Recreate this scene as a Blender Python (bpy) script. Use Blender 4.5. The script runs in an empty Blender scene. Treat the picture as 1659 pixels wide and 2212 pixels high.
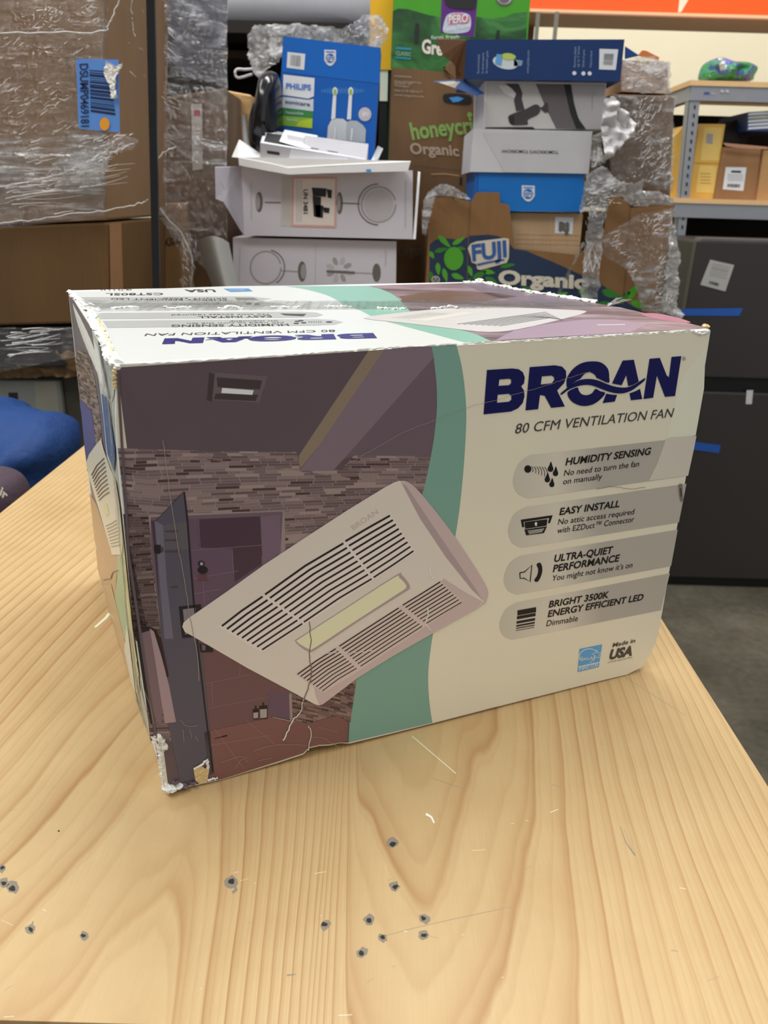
import bpy, math, random
from mathutils import Vector, Matrix, noise
from mathutils.geometry import tessellate_polygon

SC = bpy.context.scene
COL = SC.collection
W, H, F = 1659.0, 2212.0, 1660.0
V = Vector

# ---------------------------------------------------------------- camera, world, lamps, exposure
PITCH, ROLL = math.radians(22.3), math.radians(1.65)
EYE = V((0, 0, 1.25))
_f = V((0, math.cos(PITCH), -math.sin(PITCH))); _r = V((1, 0, 0)); _u = _r.cross(_f)
RIGHT = math.cos(ROLL)*_r + math.sin(ROLL)*_u
UP = -math.sin(ROLL)*_r + math.cos(ROLL)*_u
FWD = _f
cd = bpy.data.cameras.new('camera'); cam = bpy.data.objects.new('camera', cd); COL.objects.link(cam)
cam.matrix_world = Matrix(((RIGHT.x, UP.x, -FWD.x, 0), (RIGHT.y, UP.y, -FWD.y, 0), (RIGHT.z, UP.z, -FWD.z, EYE.z), (0, 0, 0, 1)))
cd.sensor_fit = 'VERTICAL'; cd.sensor_height = 24.0; cd.sensor_width = 18.0
cd.lens = 24.0*F/H
cd.clip_start = 0.01
cd.dof.use_dof = True; cd.dof.focus_distance = 0.53
cd.dof.aperture_fstop = (cd.lens/1000.0)/0.0019
SC.camera = cam

wd = bpy.data.worlds.new('world'); SC.world = wd; wd.use_nodes = True
wd.node_tree.nodes['Background'].inputs[0].default_value = (0.93, 0.97, 1.0, 1)
wd.node_tree.nodes['Background'].inputs[1].default_value = 0.52

def area(name, loc, target, sx, sy, power, col=(1, 1, 1)):
    l = bpy.data.lights.new(name, 'AREA'); l.shape = 'RECTANGLE'; l.size = sx; l.size_y = sy; l.energy = power; l.color = col
    o = bpy.data.objects.new(name, l); COL.objects.link(o); o.location = loc
    o.rotation_euler = (V(target)-V(loc)).to_track_quat('-Z', 'Y').to_euler()
    return o
area('ceiling_or_fill_lamp', (0.4, 1.9, 4.6), (0.0, 1.2, 0.9), 3.2, 0.5, 170, (1, .99, .97))
area('ceiling_or_fill_lamp', (-1.6, -0.6, 4.6), (-0.4, 0.8, 0.9), 3.2, 0.5, 128, (1, .97, .92))
area('ceiling_or_fill_lamp', (-2.2, 1.6, 4.6), (-0.6, 1.2, 0.9), 2.4, 0.4, 60, (1, .98, .95))  # unseen lamp added to brighten the left of the bench
area('ceiling_or_fill_lamp', (1.8, -1.6, 4.6), (0.6, 1.0, 0.9), 3.2, 0.5, 44, (1, .97, .92))
area('ceiling_or_fill_lamp', (1.8, 3.0, 3.9), (1.8, 4.9, 1.9), 2.6, 0.4, 62, (1, .94, .86))  # unseen lamp aimed at the back wall to brighten it

vs = SC.view_settings
vs.view_transform = 'Standard'; vs.look = 'None'; vs.gamma = 1.0; vs.use_curve_mapping = False
vs.exposure = -0.60
SC.cycles.max_bounces = 8; SC.cycles.transparent_max_bounces = 24
SC.cycles.use_denoising = True

# ---------------------------------------------------------------- pixels to places
def ray(x, y):
    return RIGHT*((x-W/2)/F) - UP*((y-H/2)/F) + FWD

class Plane:
    """a flat surface in the place; P() finds the point of the surface that the photograph shows at a pixel"""
    def __init__(s, o, n, eps=0.0006):
        s.zmin = None; s.o = V(o); s.n = V(n).normalized(); s.eps = eps
        if s.n.dot(EYE-s.o) < 0: s.n = -s.n
    def P(s, x, y, k=0):
        d = ray(x, y); o = s.o + s.n*(k*s.eps)
        p = EYE + d*((o-EYE).dot(s.n)/d.dot(s.n))
        if s.zmin is not None and p.z < s.zmin: p.z = s.zmin
        return p
    @staticmethod
    def of(a, b, c, eps=0.0006):
        return Plane(a, (V(b)-V(a)).cross(V(c)-V(a)), eps)
def PY(Y, eps=0.0006): return Plane((0, Y, 0), (0, -1, 0), eps)
def PZ(z, eps=0.0006): return Plane((0, 0, z), (0, 0, 1), eps)
def yawed(Y, x, deg, eps=0.0006):
    """upright surface through the point at pixel column x (horizon height) and depth Y, turned by deg about z"""
    p = PY(Y).P(x, 430); a = math.radians(deg)
    return Plane(p, (math.sin(a), -math.cos(a), 0), eps)
def zz(x0, y0, s):
    return lambda *p: [(x0+a/s, y0+b/s) for a, b in p]

# ---------------------------------------------------------------- materials
def lin(c): c = c/255.0; return c/12.92 if c <= .04045 else ((c+.055)/1.055)**2.4
ILL = 0.72
def alb(rgb, k=None):
    k = k or ILL
    return tuple(min(.93, lin(c)/k) for c in rgb) + (1.0,)
class NT:
    def __init__(s, name):
        s.m = bpy.data.materials.new(name); s.m.use_nodes = True; s.t = s.m.node_tree; s.t.nodes.clear()
        s.out = s.t.nodes.new('ShaderNodeOutputMaterial')
    def n(s, typ, **kw):
        x = s.t.nodes.new(typ)
        for k, v in kw.items(): setattr(x, k, v)
        return x
    def put(s, inp, v):
        if hasattr(v, 'node'): s.t.links.new(v, inp)
        elif v is not None: inp.default_value = v
    def math(s, op, a, b=None, c=None):
        x = s.n('ShaderNodeMath', operation=op); s.put(x.inputs[0], a)
        if b is not None: s.put(x.inputs[1], b)
        if c is not None: s.put(x.inputs[2], c)
        return x.outputs[0]
    def mix(s, f, a, b, blend='MIX'):
        x = s.n('ShaderNodeMix', data_type='RGBA', blend_type=blend)
        s.put(x.inputs[0], f); s.put(x.inputs[6], a); s.put(x.inputs[7], b); return x.outputs[2]
    def ramp(s, f, stops, interp='LINEAR'):
        x = s.n('ShaderNodeValToRGB'); x.color_ramp.interpolation = interp; e = x.color_ramp.elements
        while len(e) < len(stops): e.new(.5)
        for el, (p, c) in zip(e, stops): el.position = p; el.color = c if len(c) == 4 else tuple(c)+(1,)
        s.put(x.inputs[0], f); return x.outputs[0]
    def coord(s, kind='Object'): return s.n('ShaderNodeTexCoord').outputs[kind]
    def scale(s, v, sc, rot=(0, 0, 0)):
        x = s.n('ShaderNodeMapping'); s.put(x.inputs[0], v); x.inputs['Scale'].default_value = sc; x.inputs['Rotation'].default_value = rot; return x.outputs[0]
    def noise(s, v, sc, det=3, rough=.55, dist=0):
        x = s.n('ShaderNodeTexNoise'); s.put(x.inputs['Vector'], v); x.inputs['Scale'].default_value = sc
        x.inputs['Detail'].default_value = det; x.inputs['Roughness'].default_value = rough; x.inputs['Distortion'].default_value = dist
        return x.outputs['Fac']
    def bump(s, h, strength, dist=.01):
        x = s.n('ShaderNodeBump'); s.put(x.inputs['Height'], h); x.inputs['Strength'].default_value = strength; x.inputs['Distance'].default_value = dist
        return x.outputs[0]
    def bsdf(s, col, rough=.5, metal=0, normal=None, coat=0, spec=.5):
        x = s.n('ShaderNodeBsdfPrincipled'); s.put(x.inputs['Base Color'], col); s.put(x.inputs['Roughness'], rough); s.put(x.inputs['Metallic'], metal)
        x.inputs['Coat Weight'].default_value = coat; x.inputs['Coat Roughness'].default_value = .15; x.inputs['Specular IOR Level'].default_value = spec
        if normal is not None: s.put(x.inputs['Normal'], normal)
        s.t.links.new(x.outputs[0], s.out.inputs[0]); return x
MATS = {}
def mt(name, rgb, rough=.55, metal=0, k=None, vary=.06, nscale=30, bump=0, bscale=60, coat=0, spec=.5):
    """plain material with slight procedural variation"""
    if name in MATS: return MATS[name]
    s = NT(name); c = s.coord(); a = alb(rgb, k)
    col = s.mix(s.noise(c, nscale, 4), tuple(x*(1-vary) for x in a[:3])+(1,), tuple(min(.95, x*(1+vary)) for x in a[:3])+(1,))
    nor = s.bump(s.noise(c, bscale, 4), bump) if bump else None
    s.bsdf(col, rough, metal, nor, coat, spec); MATS[name] = s.m; return s.m
def kraft(name, rgb, fl=260):
    if name in MATS: return MATS[name]
    s = NT(name); c = s.coord(); a = alb(rgb)
    n1 = s.noise(s.scale(c, (1, 1, .35)), 9, 5); n2 = s.noise(s.scale(c, (fl, fl, 6)), 1, 2)
    f = s.math('ADD', s.math('MULTIPLY', n1, .7), s.math('MULTIPLY', n2, .3))
    col = s.ramp(f, [(.3, tuple(x*.84 for x in a[:3])), (.7, tuple(min(.9, x*1.14) for x in a[:3]))])
    s.bsdf(col, .7, 0, s.bump(n1, .12, .02), 0, .3); MATS[name] = s.m; return s.m
def film_mat(name, base=.10, peak=.75, sc=(6, 6, 40), rot=(0, 0, 0), tint=(.92, .92, .93), th=.56, rough=.16):
    """stretch film: mostly clear, white streaks coloured in as highlights, glossy wrinkles"""
    if name in MATS: return MATS[name]
    s = NT(name); c = s.coord()
    st = s.noise(s.scale(c, sc, rot), 1, 5, .62, .5); cl = s.noise(c, 7, 3)
    f = s.math('ADD', s.math('MULTIPLY', st, .6), s.math('MULTIPLY', cl, .4))
    fac = s.ramp(f, [(0, (base*.5,)*3), (th-.12, (base,)*3), (th-.03, (base*1.8,)*3), (th+.02, (base+(peak-base)*.5,)*3), (th+.06, (peak,)*3)])  # streak mask puts white highlights into the film's colour
    wr = s.noise(s.scale(c, tuple(q*1.7 for q in sc), rot), 1, 4, .7)
    nor = s.bump(s.math('ADD', wr, s.noise(c, 55, 3)), 1.0, .03)
    lk = s.t.links.new
    df = s.n('ShaderNodeBsdfDiffuse'); df.inputs[0].default_value = tint+(1,); s.put(df.inputs['Normal'], nor)
    tr_ = s.n('ShaderNodeBsdfTranslucent'); tr_.inputs[0].default_value = tint+(1,)
    g = s.n('ShaderNodeBsdfGlossy'); g.inputs['Roughness'].default_value = rough; s.put(g.inputs['Normal'], nor)
    t = s.n('ShaderNodeBsdfTransparent'); t.inputs[0].default_value = (.97, .97, .97, 1)
    m0 = s.n('ShaderNodeMixShader'); m0.inputs[0].default_value = .4; lk(df.outputs[0], m0.inputs[1]); lk(tr_.outputs[0], m0.inputs[2])
    mg = s.n('ShaderNodeMixShader'); mg.inputs[0].default_value = .30; lk(m0.outputs[0], mg.inputs[1]); lk(g.outputs[0], mg.inputs[2])
    m1 = s.n('ShaderNodeMixShader'); m1.inputs[0].default_value = .07; lk(t.outputs[0], m1.inputs[1]); lk(g.outputs[0], m1.inputs[2])
    m2 = s.n('ShaderNodeMixShader'); s.put(m2.inputs[0], fac); lk(m1.outputs[0], m2.inputs[1]); lk(mg.outputs[0], m2.inputs[2])
    s.t.links.new(m2.outputs[0], s.out.inputs[0]); MATS[name] = s.m; return s.m

# ---------------------------------------------------------------- mesh building
def crom(pts, n=6, closed=True):
    out = []; L = len(pts); rng = range(L if closed else L-1)
    g = (lambda i: pts[i % L]) if closed else (lambda i: pts[min(max(i, 0), L-1)])
    for i in rng:
        p0, p1, p2, p3 = g(i-1), g(i), g(i+1), g(i+2)
        for j in range(n):
            t = j/n
            out.append(tuple(.5*((2*b)+(c-a)*t+(2*a-5*b+4*c-d)*t*t+(-a+3*b-3*c+d)*t**3) for a, b, c, d in zip(p0, p1, p2, p3)))
    if not closed: out.append(tuple(pts[-1]))
    return out
def ell(cx, cy, rx, ry, n=28, rot=0, a0=0, a1=360):
    c, s_ = math.cos(math.radians(rot)), math.sin(math.radians(rot)); o = []
    for i in range(n if a1-a0 == 360 else n+1):
        t = math.radians(a0+(a1-a0)*i/n); x, y = rx*math.cos(t), ry*math.sin(t)
        o.append((cx+x*c-y*s_, cy+x*s_+y*c))
    return o
_tc = {}
def glyphs(txt, bold=0.0):
    key = (txt, bold)
    if key not in _tc:
        c = bpy.data.curves.new('t', 'FONT'); c.body = txt; c.offset = bold; c.resolution_u = 3
        o = bpy.data.objects.new('t', c); COL.objects.link(o); bpy.context.view_layer.update()
        me = bpy.data.meshes.new_from_object(o.evaluated_get(bpy.context.evaluated_depsgraph_get()))
        v = [tuple(q.co[:2]) for q in me.vertices]; f = [tuple(p.vertices) for p in me.polygons]
        bpy.data.objects.remove(o); bpy.data.curves.remove(c); bpy.data.meshes.remove(me)
        _tc[key] = (v, f)
    return _tc[key]
def cap(bold=0.0): return max(v[1] for v in glyphs('H', bold)[0])

class MB:
    def __init__(s): s.v = []; s.f = []; s.fm = []; s.m = []; s.uv = {}
    def mi(s, m):
        if m not in s.m: s.m.append(m)
        return s.m.index(m)
    def add(s, vs_, fs, m, uvs=None):
        b = len(s.v); s.v += [V(q) for q in vs_]; k = s.mi(m)
        for f in fs: s.f.append(tuple(b+i for i in f)); s.fm.append(k)
        if uvs:
            for i, q in enumerate(uvs): s.uv[b+i] = q
    def decal(s, pl, pts, m, k=1, holes=()):
        loops = [[pl.P(x, y, k) for x, y in lp] for lp in [pts]+list(holes)]
        flat = [p for lp in loops for p in lp]; px = [p for lp in [pts]+list(holes) for p in lp]
        fs = []
        for t in tessellate_polygon(loops):
            a, b, c = (flat[i] for i in t)
            nn = (b-a).cross(c-a)
            if nn.length < 1e-12: continue
            fs.append(t if nn.dot(pl.n) > 0 else (t[0], t[2], t[1]))
        if getattr(pl, 'curved', False):
            tri = [[px[i] for i in f] for f in fs]; out = []
            while tri:
                t = tri.pop(); L = [math.hypot(t[i][0]-t[i-1][0], t[i][1]-t[i-1][1]) for i in range(3)]; i = L.index(max(L))
                if L[i] > 16: a, b, c = t[i-1], t[i], t[(i+1) % 3]; q = ((a[0]+b[0])/2, (a[1]+b[1])/2); tri += [[a, q, c], [q, b, c]]
                else: out.append(t)
            flat = [pl.P(x, y, k) for t in out for x, y in t]; px = [p for t in out for p in t]; fs = []
            for i in range(len(out)):
                a, b, c = flat[3*i:3*i+3]; fs.append((3*i, 3*i+1, 3*i+2) if (b-a).cross(c-a).dot(pl.n) > 0 else (3*i, 3*i+2, 3*i+1))
        s.add(flat, fs, m, [(x/100, -y/100) for x, y in px])
    def stroke(s, pl, pts, w, m, k=1, w1=None):
        n = len(pts); L = []; R_ = []
        for i, (x, y) in enumerate(pts):
            a = pts[max(i-1, 0)]; b = pts[min(i+1, n-1)]; dx, dy = b[0]-a[0], b[1]-a[1]; l = math.hypot(dx, dy) or 1
            ww = (w if w1 is None else w+(w1-w)*i/max(1, n-1))/2
            L.append((x-dy/l*ww, y+dx/l*ww)); R_.append((x+dy/l*ww, y-dx/l*ww))
        px = L+R_; P = [pl.P(x, y, k) for x, y in px]; fs = []
        for i in range(n-1):
            f = (i, i+1, n+i+1, n+i)
            nn = (P[f[1]]-P[f[0]]).cross(P[f[2]]-P[f[0]])
            fs.append(f if nn.dot(pl.n) > 0 else f[::-1])
        s.add(P, fs, m, [(x/100, -y/100) for x, y in px])
    def text(s, pl, txt, p0, p1, pu, m, k=2, bold=0.0, arc=0.0):
        v, f = glyphs(txt, bold)
        x0 = min(a for a, b in v); x1 = max(a for a, b in v); ch = cap(bold)
        O = pl.P(*p0, k); X = (pl.P(*p1, k)-O); Y = (pl.P(*pu, k)-O)/ch
        P = []
        for a, b in v:
            t = (a-x0)/(x1-x0); P.append(O+X*t+Y*(b+arc*ch*4*t*(1-t)))
        flip = X.cross(Y).dot(pl.n) < 0
        s.add(P, [q[::-1] if flip else q for q in f], m, [(0, 0)]*len(P))
    def hexa(s, a, b, m):
        """solid between front loop a and back loop b (same count), a seen counter-clockwise or not: normals are fixed afterwards"""
        n = len(a); c = sum((V(q) for q in list(a)+list(b)), V())/(2*n)
        fs = [tuple(range(n)), tuple(range(2*n-1, n-1, -1))]+[(i, n+i, n+(i+1) % n, (i+1) % n) for i in range(n)]
        s.add(list(a)+list(b), fs, m)
    def box(s, lo, hi, m, rot=None, org=None):
        x0, y0, z0 = lo; x1, y1, z1 = hi
        p = [V((x, y, z)) for z in (z0, z1) for x, y in ((x0, y0), (x1, y0), (x1, y1), (x0, y1))]
        if rot is not None: p = [V(org)+rot@(q-V(org)) for q in p]
        s.add(p, [(3, 2, 1, 0), (4, 5, 6, 7), (0, 1, 5, 4), (1, 2, 6, 5), (2, 3, 7, 6), (3, 0, 4, 7)], m)
    def tube(s, pts, r, m, n=8, r1=None):
        pts = [V(p) for p in pts]; L = len(pts); vs_ = []; up = V((0, 0, 1))
        for i, p in enumerate(pts):
            d = (pts[min(i+1, L-1)]-pts[max(i-1, 0)]).normalized()
            a = d.cross(up); a = a.normalized() if a.length > 1e-3 else d.orthogonal().normalized(); b = d.cross(a)
            rr = r if r1 is None else r+(r1-r)*i/(L-1)
            vs_ += [p+(a*math.cos(2*math.pi*j/n)+b*math.sin(2*math.pi*j/n))*rr for j in range(n)]
        fs = [(i*n+j, (i+1)*n+j, (i+1)*n+(j+1) % n, i*n+(j+1) % n) for i in range(L-1) for j in range(n)]
        fs += [tuple(range(n))[::-1], tuple((L-1)*n+j for j in range(n))]
        s.add(vs_, fs, m)
    def build(s, name, parent=None, fix=False, smooth=False, bevel=0, seg=2):
        me = bpy.data.meshes.new(name)
        org = parent.location.copy() if parent is not None and parent.type == 'EMPTY' else V((0, 0, 0))
        if parent is not None and parent.type != 'EMPTY' and parent.parent is not None: org = parent.parent.location.copy()
        me.from_pydata([q-org for q in s.v], [], s.f)
        for m in s.m: me.materials.append(m)
        me.polygons.foreach_set('material_index', s.fm)
        if s.uv:
            ul = me.uv_layers.new(name='print')
            for lp in me.loops: ul.data[lp.index].uv = s.uv.get(lp.vertex_index, (0, 0))
        if fix:
            import bmesh
            bm = bmesh.new(); bm.from_mesh(me); bmesh.ops.recalc_face_normals(bm, faces=bm.faces); bm.to_mesh(me); bm.free()
        if smooth: me.polygons.foreach_set('use_smooth', [True]*len(me.polygons))
        me.update()
        o = bpy.data.objects.new(name, me); COL.objects.link(o)
        if parent is not None: o.parent = parent
        if bevel:
            b = o.modifiers.new('bevel', 'BEVEL'); b.width = bevel; b.segments = seg; b.limit_method = 'ANGLE'; b.angle_limit = math.radians(40)
        return o
def tag(o, label=None, cat=None, group=None, kind=None):
    for k_, v_ in (('label', label), ('category', cat), ('group', group), ('kind', kind)):
        if v_: o[k_] = v_
    return o
def thing(name, label, cat, loc, group=None):
    o = bpy.data.objects.new(name, None); o.empty_display_size = .05; COL.objects.link(o); o.location = loc
    return tag(o, label, cat, group)

def inside(x, y, poly):
    c = False; n = len(poly)
    for i in range(n):
        (x1, y1), (x2, y2) = poly[i], poly[i-1]
        if (y1 > y) != (y2 > y) and x < (x2-x1)*(y-y1)/(y2-y1)+x1: c = not c
    return c
def crumple(mb, pl, poly, step, amp, m, seed=0, fq=18, back=None):
    """wrinkled sheet that fills an outline on a surface, with its own depth"""
    xs = [p[0] for p in poly]; ys = [p[1] for p in poly]; nx = int((max(xs)-min(xs))/step)+2; ny = int((max(ys)-min(ys))/step)+2
    idx = {}; vs_ = []
    for j in range(ny):
        for i in range(nx):
            x = min(xs)+i*step; y = min(ys)+j*step
            if inside(x, y, poly):
                p = pl.P(x, y); q = p*fq+V((seed*7.3, seed*1.7, 0))
                h = noise.noise(q)+.5*noise.noise(q*2.3)+.25*noise.noise(q*5.1)
                h = abs(h)*1.4-.3
                idx[i, j] = len(vs_); vs_.append(p+pl.n*(h*amp))
    fs = [(idx[i, j], idx[i, j+1], idx[i+1, j+1], idx[i+1, j]) for (i, j) in idx if (i+1, j) in idx and (i, j+1) in idx and (i+1, j+1) in idx]
    mb.add(vs_, fs, m)
def ragged(mb, pts, w, m, seed=0, n=60, jit=1.0, nrm=V((0, -.3, 1))):
    """torn paper fringe along a 3-D polyline"""
    rd = random.Random(seed); pts = [V(p) for p in pts]; L = [0]
    for a, b in zip(pts, pts[1:]): L.append(L[-1]+(b-a).length)
    vs_ = []
    for i in range(n+1):
        t = L[-1]*i/n
        j = max(k for k in range(len(pts)-1) if L[k] <= t+1e-9); q = (t-L[j])/max(1e-9, L[j+1]-L[j]); p = pts[j].lerp(pts[j+1], min(1, q))
        d = (pts[j+1]-pts[j]).normalized(); s_ = d.cross(nrm).normalized()
        a = w*(.35+rd.random()*jit); b = w*(.35+rd.random()*jit)
        vs_ += [p+s_*a+nrm*(rd.random()-.4)*w*.8, p+nrm*w*(.15+.5*rd.random()), p-s_*b+nrm*(rd.random()-.4)*w*.8]
    fs = []
    for i in range(n):
        for c in (0, 1): fs.append((3*i+c, 3*i+c+1, 3*i+c+4, 3*i+c+3))
    mb.add(vs_, fs, m)
def shred(mb, c, r, m, seed=0, flat=(1, 1, .6)):
    """small crumpled scrap of paper"""
    rd = random.Random(seed); n, k = 9, 5; vs_ = []
    for j in range(k+1):
        th = math.pi*j/k
        for i in range(n):
            ph = 2*math.pi*i/n; q = V((math.sin(th)*math.cos(ph)*flat[0], math.sin(th)*math.sin(ph)*flat[1], math.cos(th)*flat[2]))
            vs_.append(V(c)+q*r*(.55+.75*rd.random()))
    mb.add(vs_, [(j*n+i, (j+1)*n+i, (j+1)*n+(i+1) % n, j*n+(i+1) % n) for j in range(k) for i in range(n)], m)
# ================================================================ the setting
ZT = 1.25-0.3493        # table top height
def concrete():
    s = NT('concrete'); c = s.coord()
    a = s.noise(c, 2.2, 6, .6); b = s.noise(c, 40, 3, .6); f = s.math('ADD', s.math('MULTIPLY', a, .75), s.math('MULTIPLY', b, .25))
    col = s.ramp(f, [(.32, alb((56, 54, 45))), (.5, alb((80, 75, 63))), (.68, alb((102, 96, 82)))])
    s.bsdf(col, s.ramp(a, [(.3, (.35,)*3), (.7, (.6,)*3)]), 0, s.bump(b, .15)); return s.m
m = MB(); m.box((-5, -3, -.1), (6, 5.2, 0), concrete()); tag(m.build('floor'), kind='structure')
m = MB(); m.box((-5, 5.0, 0), (6, 5.15, 4.2), mt('wall_paint', (236, 206, 180), .7, vary=.03, nscale=3)); tag(m.build('wall_back'), kind='structure')

# ---------------------------------------------------------------- wooden workbench
def wood():
    s = NT('pale_pine'); c = s.coord(); sp = s.n('ShaderNodeSeparateXYZ'); s.put(sp.inputs[0], c)
    X, Y = s.math('ADD', sp.outputs[0], -.09), s.math('ADD', sp.outputs[1], .73)   # room coordinates
    wv = s.noise(s.scale(c, (6, 1.6, 1)), 1, 3, .5); wf = s.noise(s.scale(c, (26, 7, 1)), 1, 3, .5)
    def cath(x0, kq, ky, y0, sharp=1.0):
        d = s.math('SUBTRACT', X, x0); q = s.math('MULTIPLY', s.math('MULTIPLY', d, d), kq)
        if sharp != 1.0: q = s.math('MULTIPLY', q, s.math('ADD', sharp, s.math('MULTIPLY', s.math('GREATER_THAN', X, x0), 1-sharp)))
        return s.math('ADD', q, s.math('MULTIPLY', s.math('SUBTRACT', Y, y0), ky))
    A = cath(.030, 62, -1.45, .2)      # right-hand cathedral, arches towards the near edge
    B = cath(-.112, 260, 1.5, .2, .16)      # left-hand cathedral, arches away
    B = s.math('SUBTRACT', 2.9, B)
    w = s.ramp(s.math('ADD', s.math('MULTIPLY', X, 14), .78), [(.36, (0, 0, 0)), (.64, (1, 1, 1))])
    f = s.math('ADD', s.math('MULTIPLY', A, w), s.math('MULTIPLY', B, s.math('SUBTRACT', 1, w)))
    f = s.math('ADD', f, s.math('ADD', s.math('MULTIPLY', wv, .62), s.math('MULTIPLY', wf, .10)))
    r = s.math('FRACT', s.math('MULTIPLY', f, 5.2))
    r2 = s.math('FRACT', s.math('MULTIPLY', f, 14.5))
    late = s.ramp(r, [(0, (0, 0, 0)), (.5, (.10,)*3), (.84, (.5,)*3), (.93, (1,)*3), (1, (0, 0, 0))])
    late2 = s.ramp(r2, [(0, (0, 0, 0)), (.6, (.1,)*3), (.9, (.42,)*3), (1, (0, 0, 0))])
    big = s.noise(s.scale(c, (9, 2.4, 1)), 1, 2)
    l = s.math('ADD', s.math('MULTIPLY', late, s.ramp(big, [(.35, (.25,)*3), (.65, (.95,)*3)])), s.math('MULTIPLY', late2, .5))
    fib = s.noise(s.scale(c, (900, 28, 1)), 1, 3, .6); blot = s.noise(c, 14, 5, .65)
    base = s.mix(blot, alb((206, 174, 124), 1.16), alb((228, 201, 150), 1.16))
    base = s.mix(s.math('MINIMUM', s.math('MULTIPLY', l, .85), .9), base, alb((172, 122, 70), 1.12))
    col = s.mix(s.ramp(fib, [(.3, (0,)*3), (.75, (.22,)*3)]), base, alb((184, 144, 94), 1.0))
    s.bsdf(col, s.ramp(blot, [(.3, (.34,)*3), (.7, (.5,)*3)]), 0, s.bump(s.math('ADD', fib, l), .03, .002), 0, .35); return s.m
WOOD = wood()
TX0, TX1, TY0, TY1 = -.443, .256, .233, 1.22
bench = thing('workbench', 'pale pine workbench with scarred top under the large printed carton', 'table', (-.09, .73, 0))
m = MB(); m.box((TX0, TY0, ZT-.035), (TX1, TY1, ZT-.0005), WOOD)
tp = PZ(ZT-.0005, .00006)
ring = mt('nail_ring', (120, 112, 98), .7); hole = mt('nail_hole', (38, 33, 28), .8); scr_glare = mt('pale_scratch_glare', (246, 226, 186), .5); pen = mt('pencil', (150, 132, 105), .6)
rd = random.Random(4)
for x, y, r in ((3, 1876, 8), (8, 1907, 9), (28, 1917, 11), (65, 2007, 9), (181, 2022, 8), (500, 1905, 11), (847, 1821, 10), (852, 1914, 9), (703, 1998, 9), (797, 1986, 9),
                (826, 2026, 8), (783, 2057, 9), (917, 1985, 9), (915, 2020, 9)):
    o1 = [(a+rd.uniform(-2.5, 2.5), b+rd.uniform(-2.5, 2.5)) for a, b in ell(x, y, r*1.3, r*1.2, 12)]
    o2 = [(a+rd.uniform(-1.8, 1.8), b+rd.uniform(-1.8, 1.8)) for a, b in ell(x+rd.uniform(-2, 2), y+rd.uniform(-2, 2), r*.65, r*.55, 9)]
    m.decal(tp, o1, ring, 1); m.decal(tp, o2, hole, 2)
m.stroke(tp, [(505, 1908), (510, 1922), (502, 1928)], 6, ring, 2); m.stroke(tp, [(72, 1990), (66, 2003)], 1.5, ring, 2, 6)
m.stroke(tp, [(832, 2021), (900, 2003), (980, 1985), (1110, 1957)], 1.6, pen, 1); m.stroke(tp, [(890, 1590), (985, 1671)], 1.6, scr_glare, 1)
m.stroke(tp, [(620, 2107), (640, 2104)], 3.5, ring, 1, 1); m.stroke(tp, [(1340, 1785), (1352, 1820), (1372, 1848)], 1, ring, 1, 3); m.stroke(tp, [(1348, 1790), (1366, 1836)], 1.4, pen, 1)
m.stroke(tp, [(1130, 1883), (1137, 1876), (1148, 1871)], 3, pen, 1, 1); m.stroke(tp, [(1450, 2052), (1466, 2055)], 4, pen, 1, 1)
m.stroke(tp, [(930, 1680), (1008, 1705)], 1, pen, 1); m.stroke(tp, [(1190, 1694), (1218, 1702)], 1.6, pen, 1, 3); m.stroke(tp, [(1246, 1615), (1252, 1640)], 3, pen, 1, 1)
m.stroke(tp, [(1330, 1450), (1480, 1545)], 1.2, pen, 1); m.stroke(tp, [(205, 1355), (228, 1335), (236, 1325)], 4, scr_glare, 1, 6)  # last pale stroke paints a glare on the wood
m.stroke(tp, [(920, 1758), (932, 1765), (938, 1778)], 5, mt('glue_spot', (240, 224, 205), .5), 1, 3); m.stroke(tp, [(1188, 1755), (1206, 1748)], 1.2, scr_glare, 1)
for q in range(26):
    x, y = rd.uniform(0, 1600), rd.uniform(1750, 2200); a = rd.uniform(-.6, .6); l = rd.uniform(4, 30); m.stroke(tp, [(x, y), (x+l*math.cos(a), y+l*math.sin(a))], rd.uniform(.5, 1.1), rd.choice((pen, scr_glare, scr_glare)), 1)
m.decal(tp, ell(127, 1795, 2.2, 2, 8), hole, 1)
m.build('tabletop', bench, bevel=.0)
legm = mt('bench_leg_wood', (170, 135, 90), .6)
for sx in (0, 1):
    for sy in (0, 1):
        x = TX0+.03 if sx == 0 else TX1-.12; y = TY0+.05 if sy == 0 else TY1-.14
        m = MB(); m.box((x, y, 0), (x+.09, y+.09, ZT-.035), legm); m.build('leg', bench)
m = MB()
m.box((TX0+.12, TY0+.07, ZT-.135), (TX1-.12, TY0+.11, ZT-.035), legm); m.build('apron', bench)
m = MB(); m.box((TX0+.12, TY1-.12, ZT-.135), (TX1-.12, TY1-.08, ZT-.035), legm); m.build('apron', bench)

# ================================================================ the big printed carton
E1 = .00005
P0, P1 = V((-.1303, .3766, ZT)), V((.2115, .5283, ZT)); P2 = V((.04055, .4472, 1.25-.0777))
FP = Plane.of(P0, P1, P2, E1)
EDGE = [(788, 250), (900, 248), (980, 252), (1110, 264), (1240, 277), (1355, 289), (1500, 309), (1600, 330), (1660, 346), (1716, 365)]   # the bowed left upright edge
def onF(x, y): p = FP.P(x, y); p.z = max(p.z, ZT); return p
ftl, ftr, fbl = FP.P(250, 788), FP.P(1537, 712), FP.P(365, 1716)
zt = (ftl.z+ftr.z)/2
btl = PZ(ftl.z).P(147, 627); TP = Plane.of(ftl, ftr, btl, E1); btr = TP.P(1045, 608)
vL = btl-ftl; vR = btr-ftr; vR.z = 0

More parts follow.
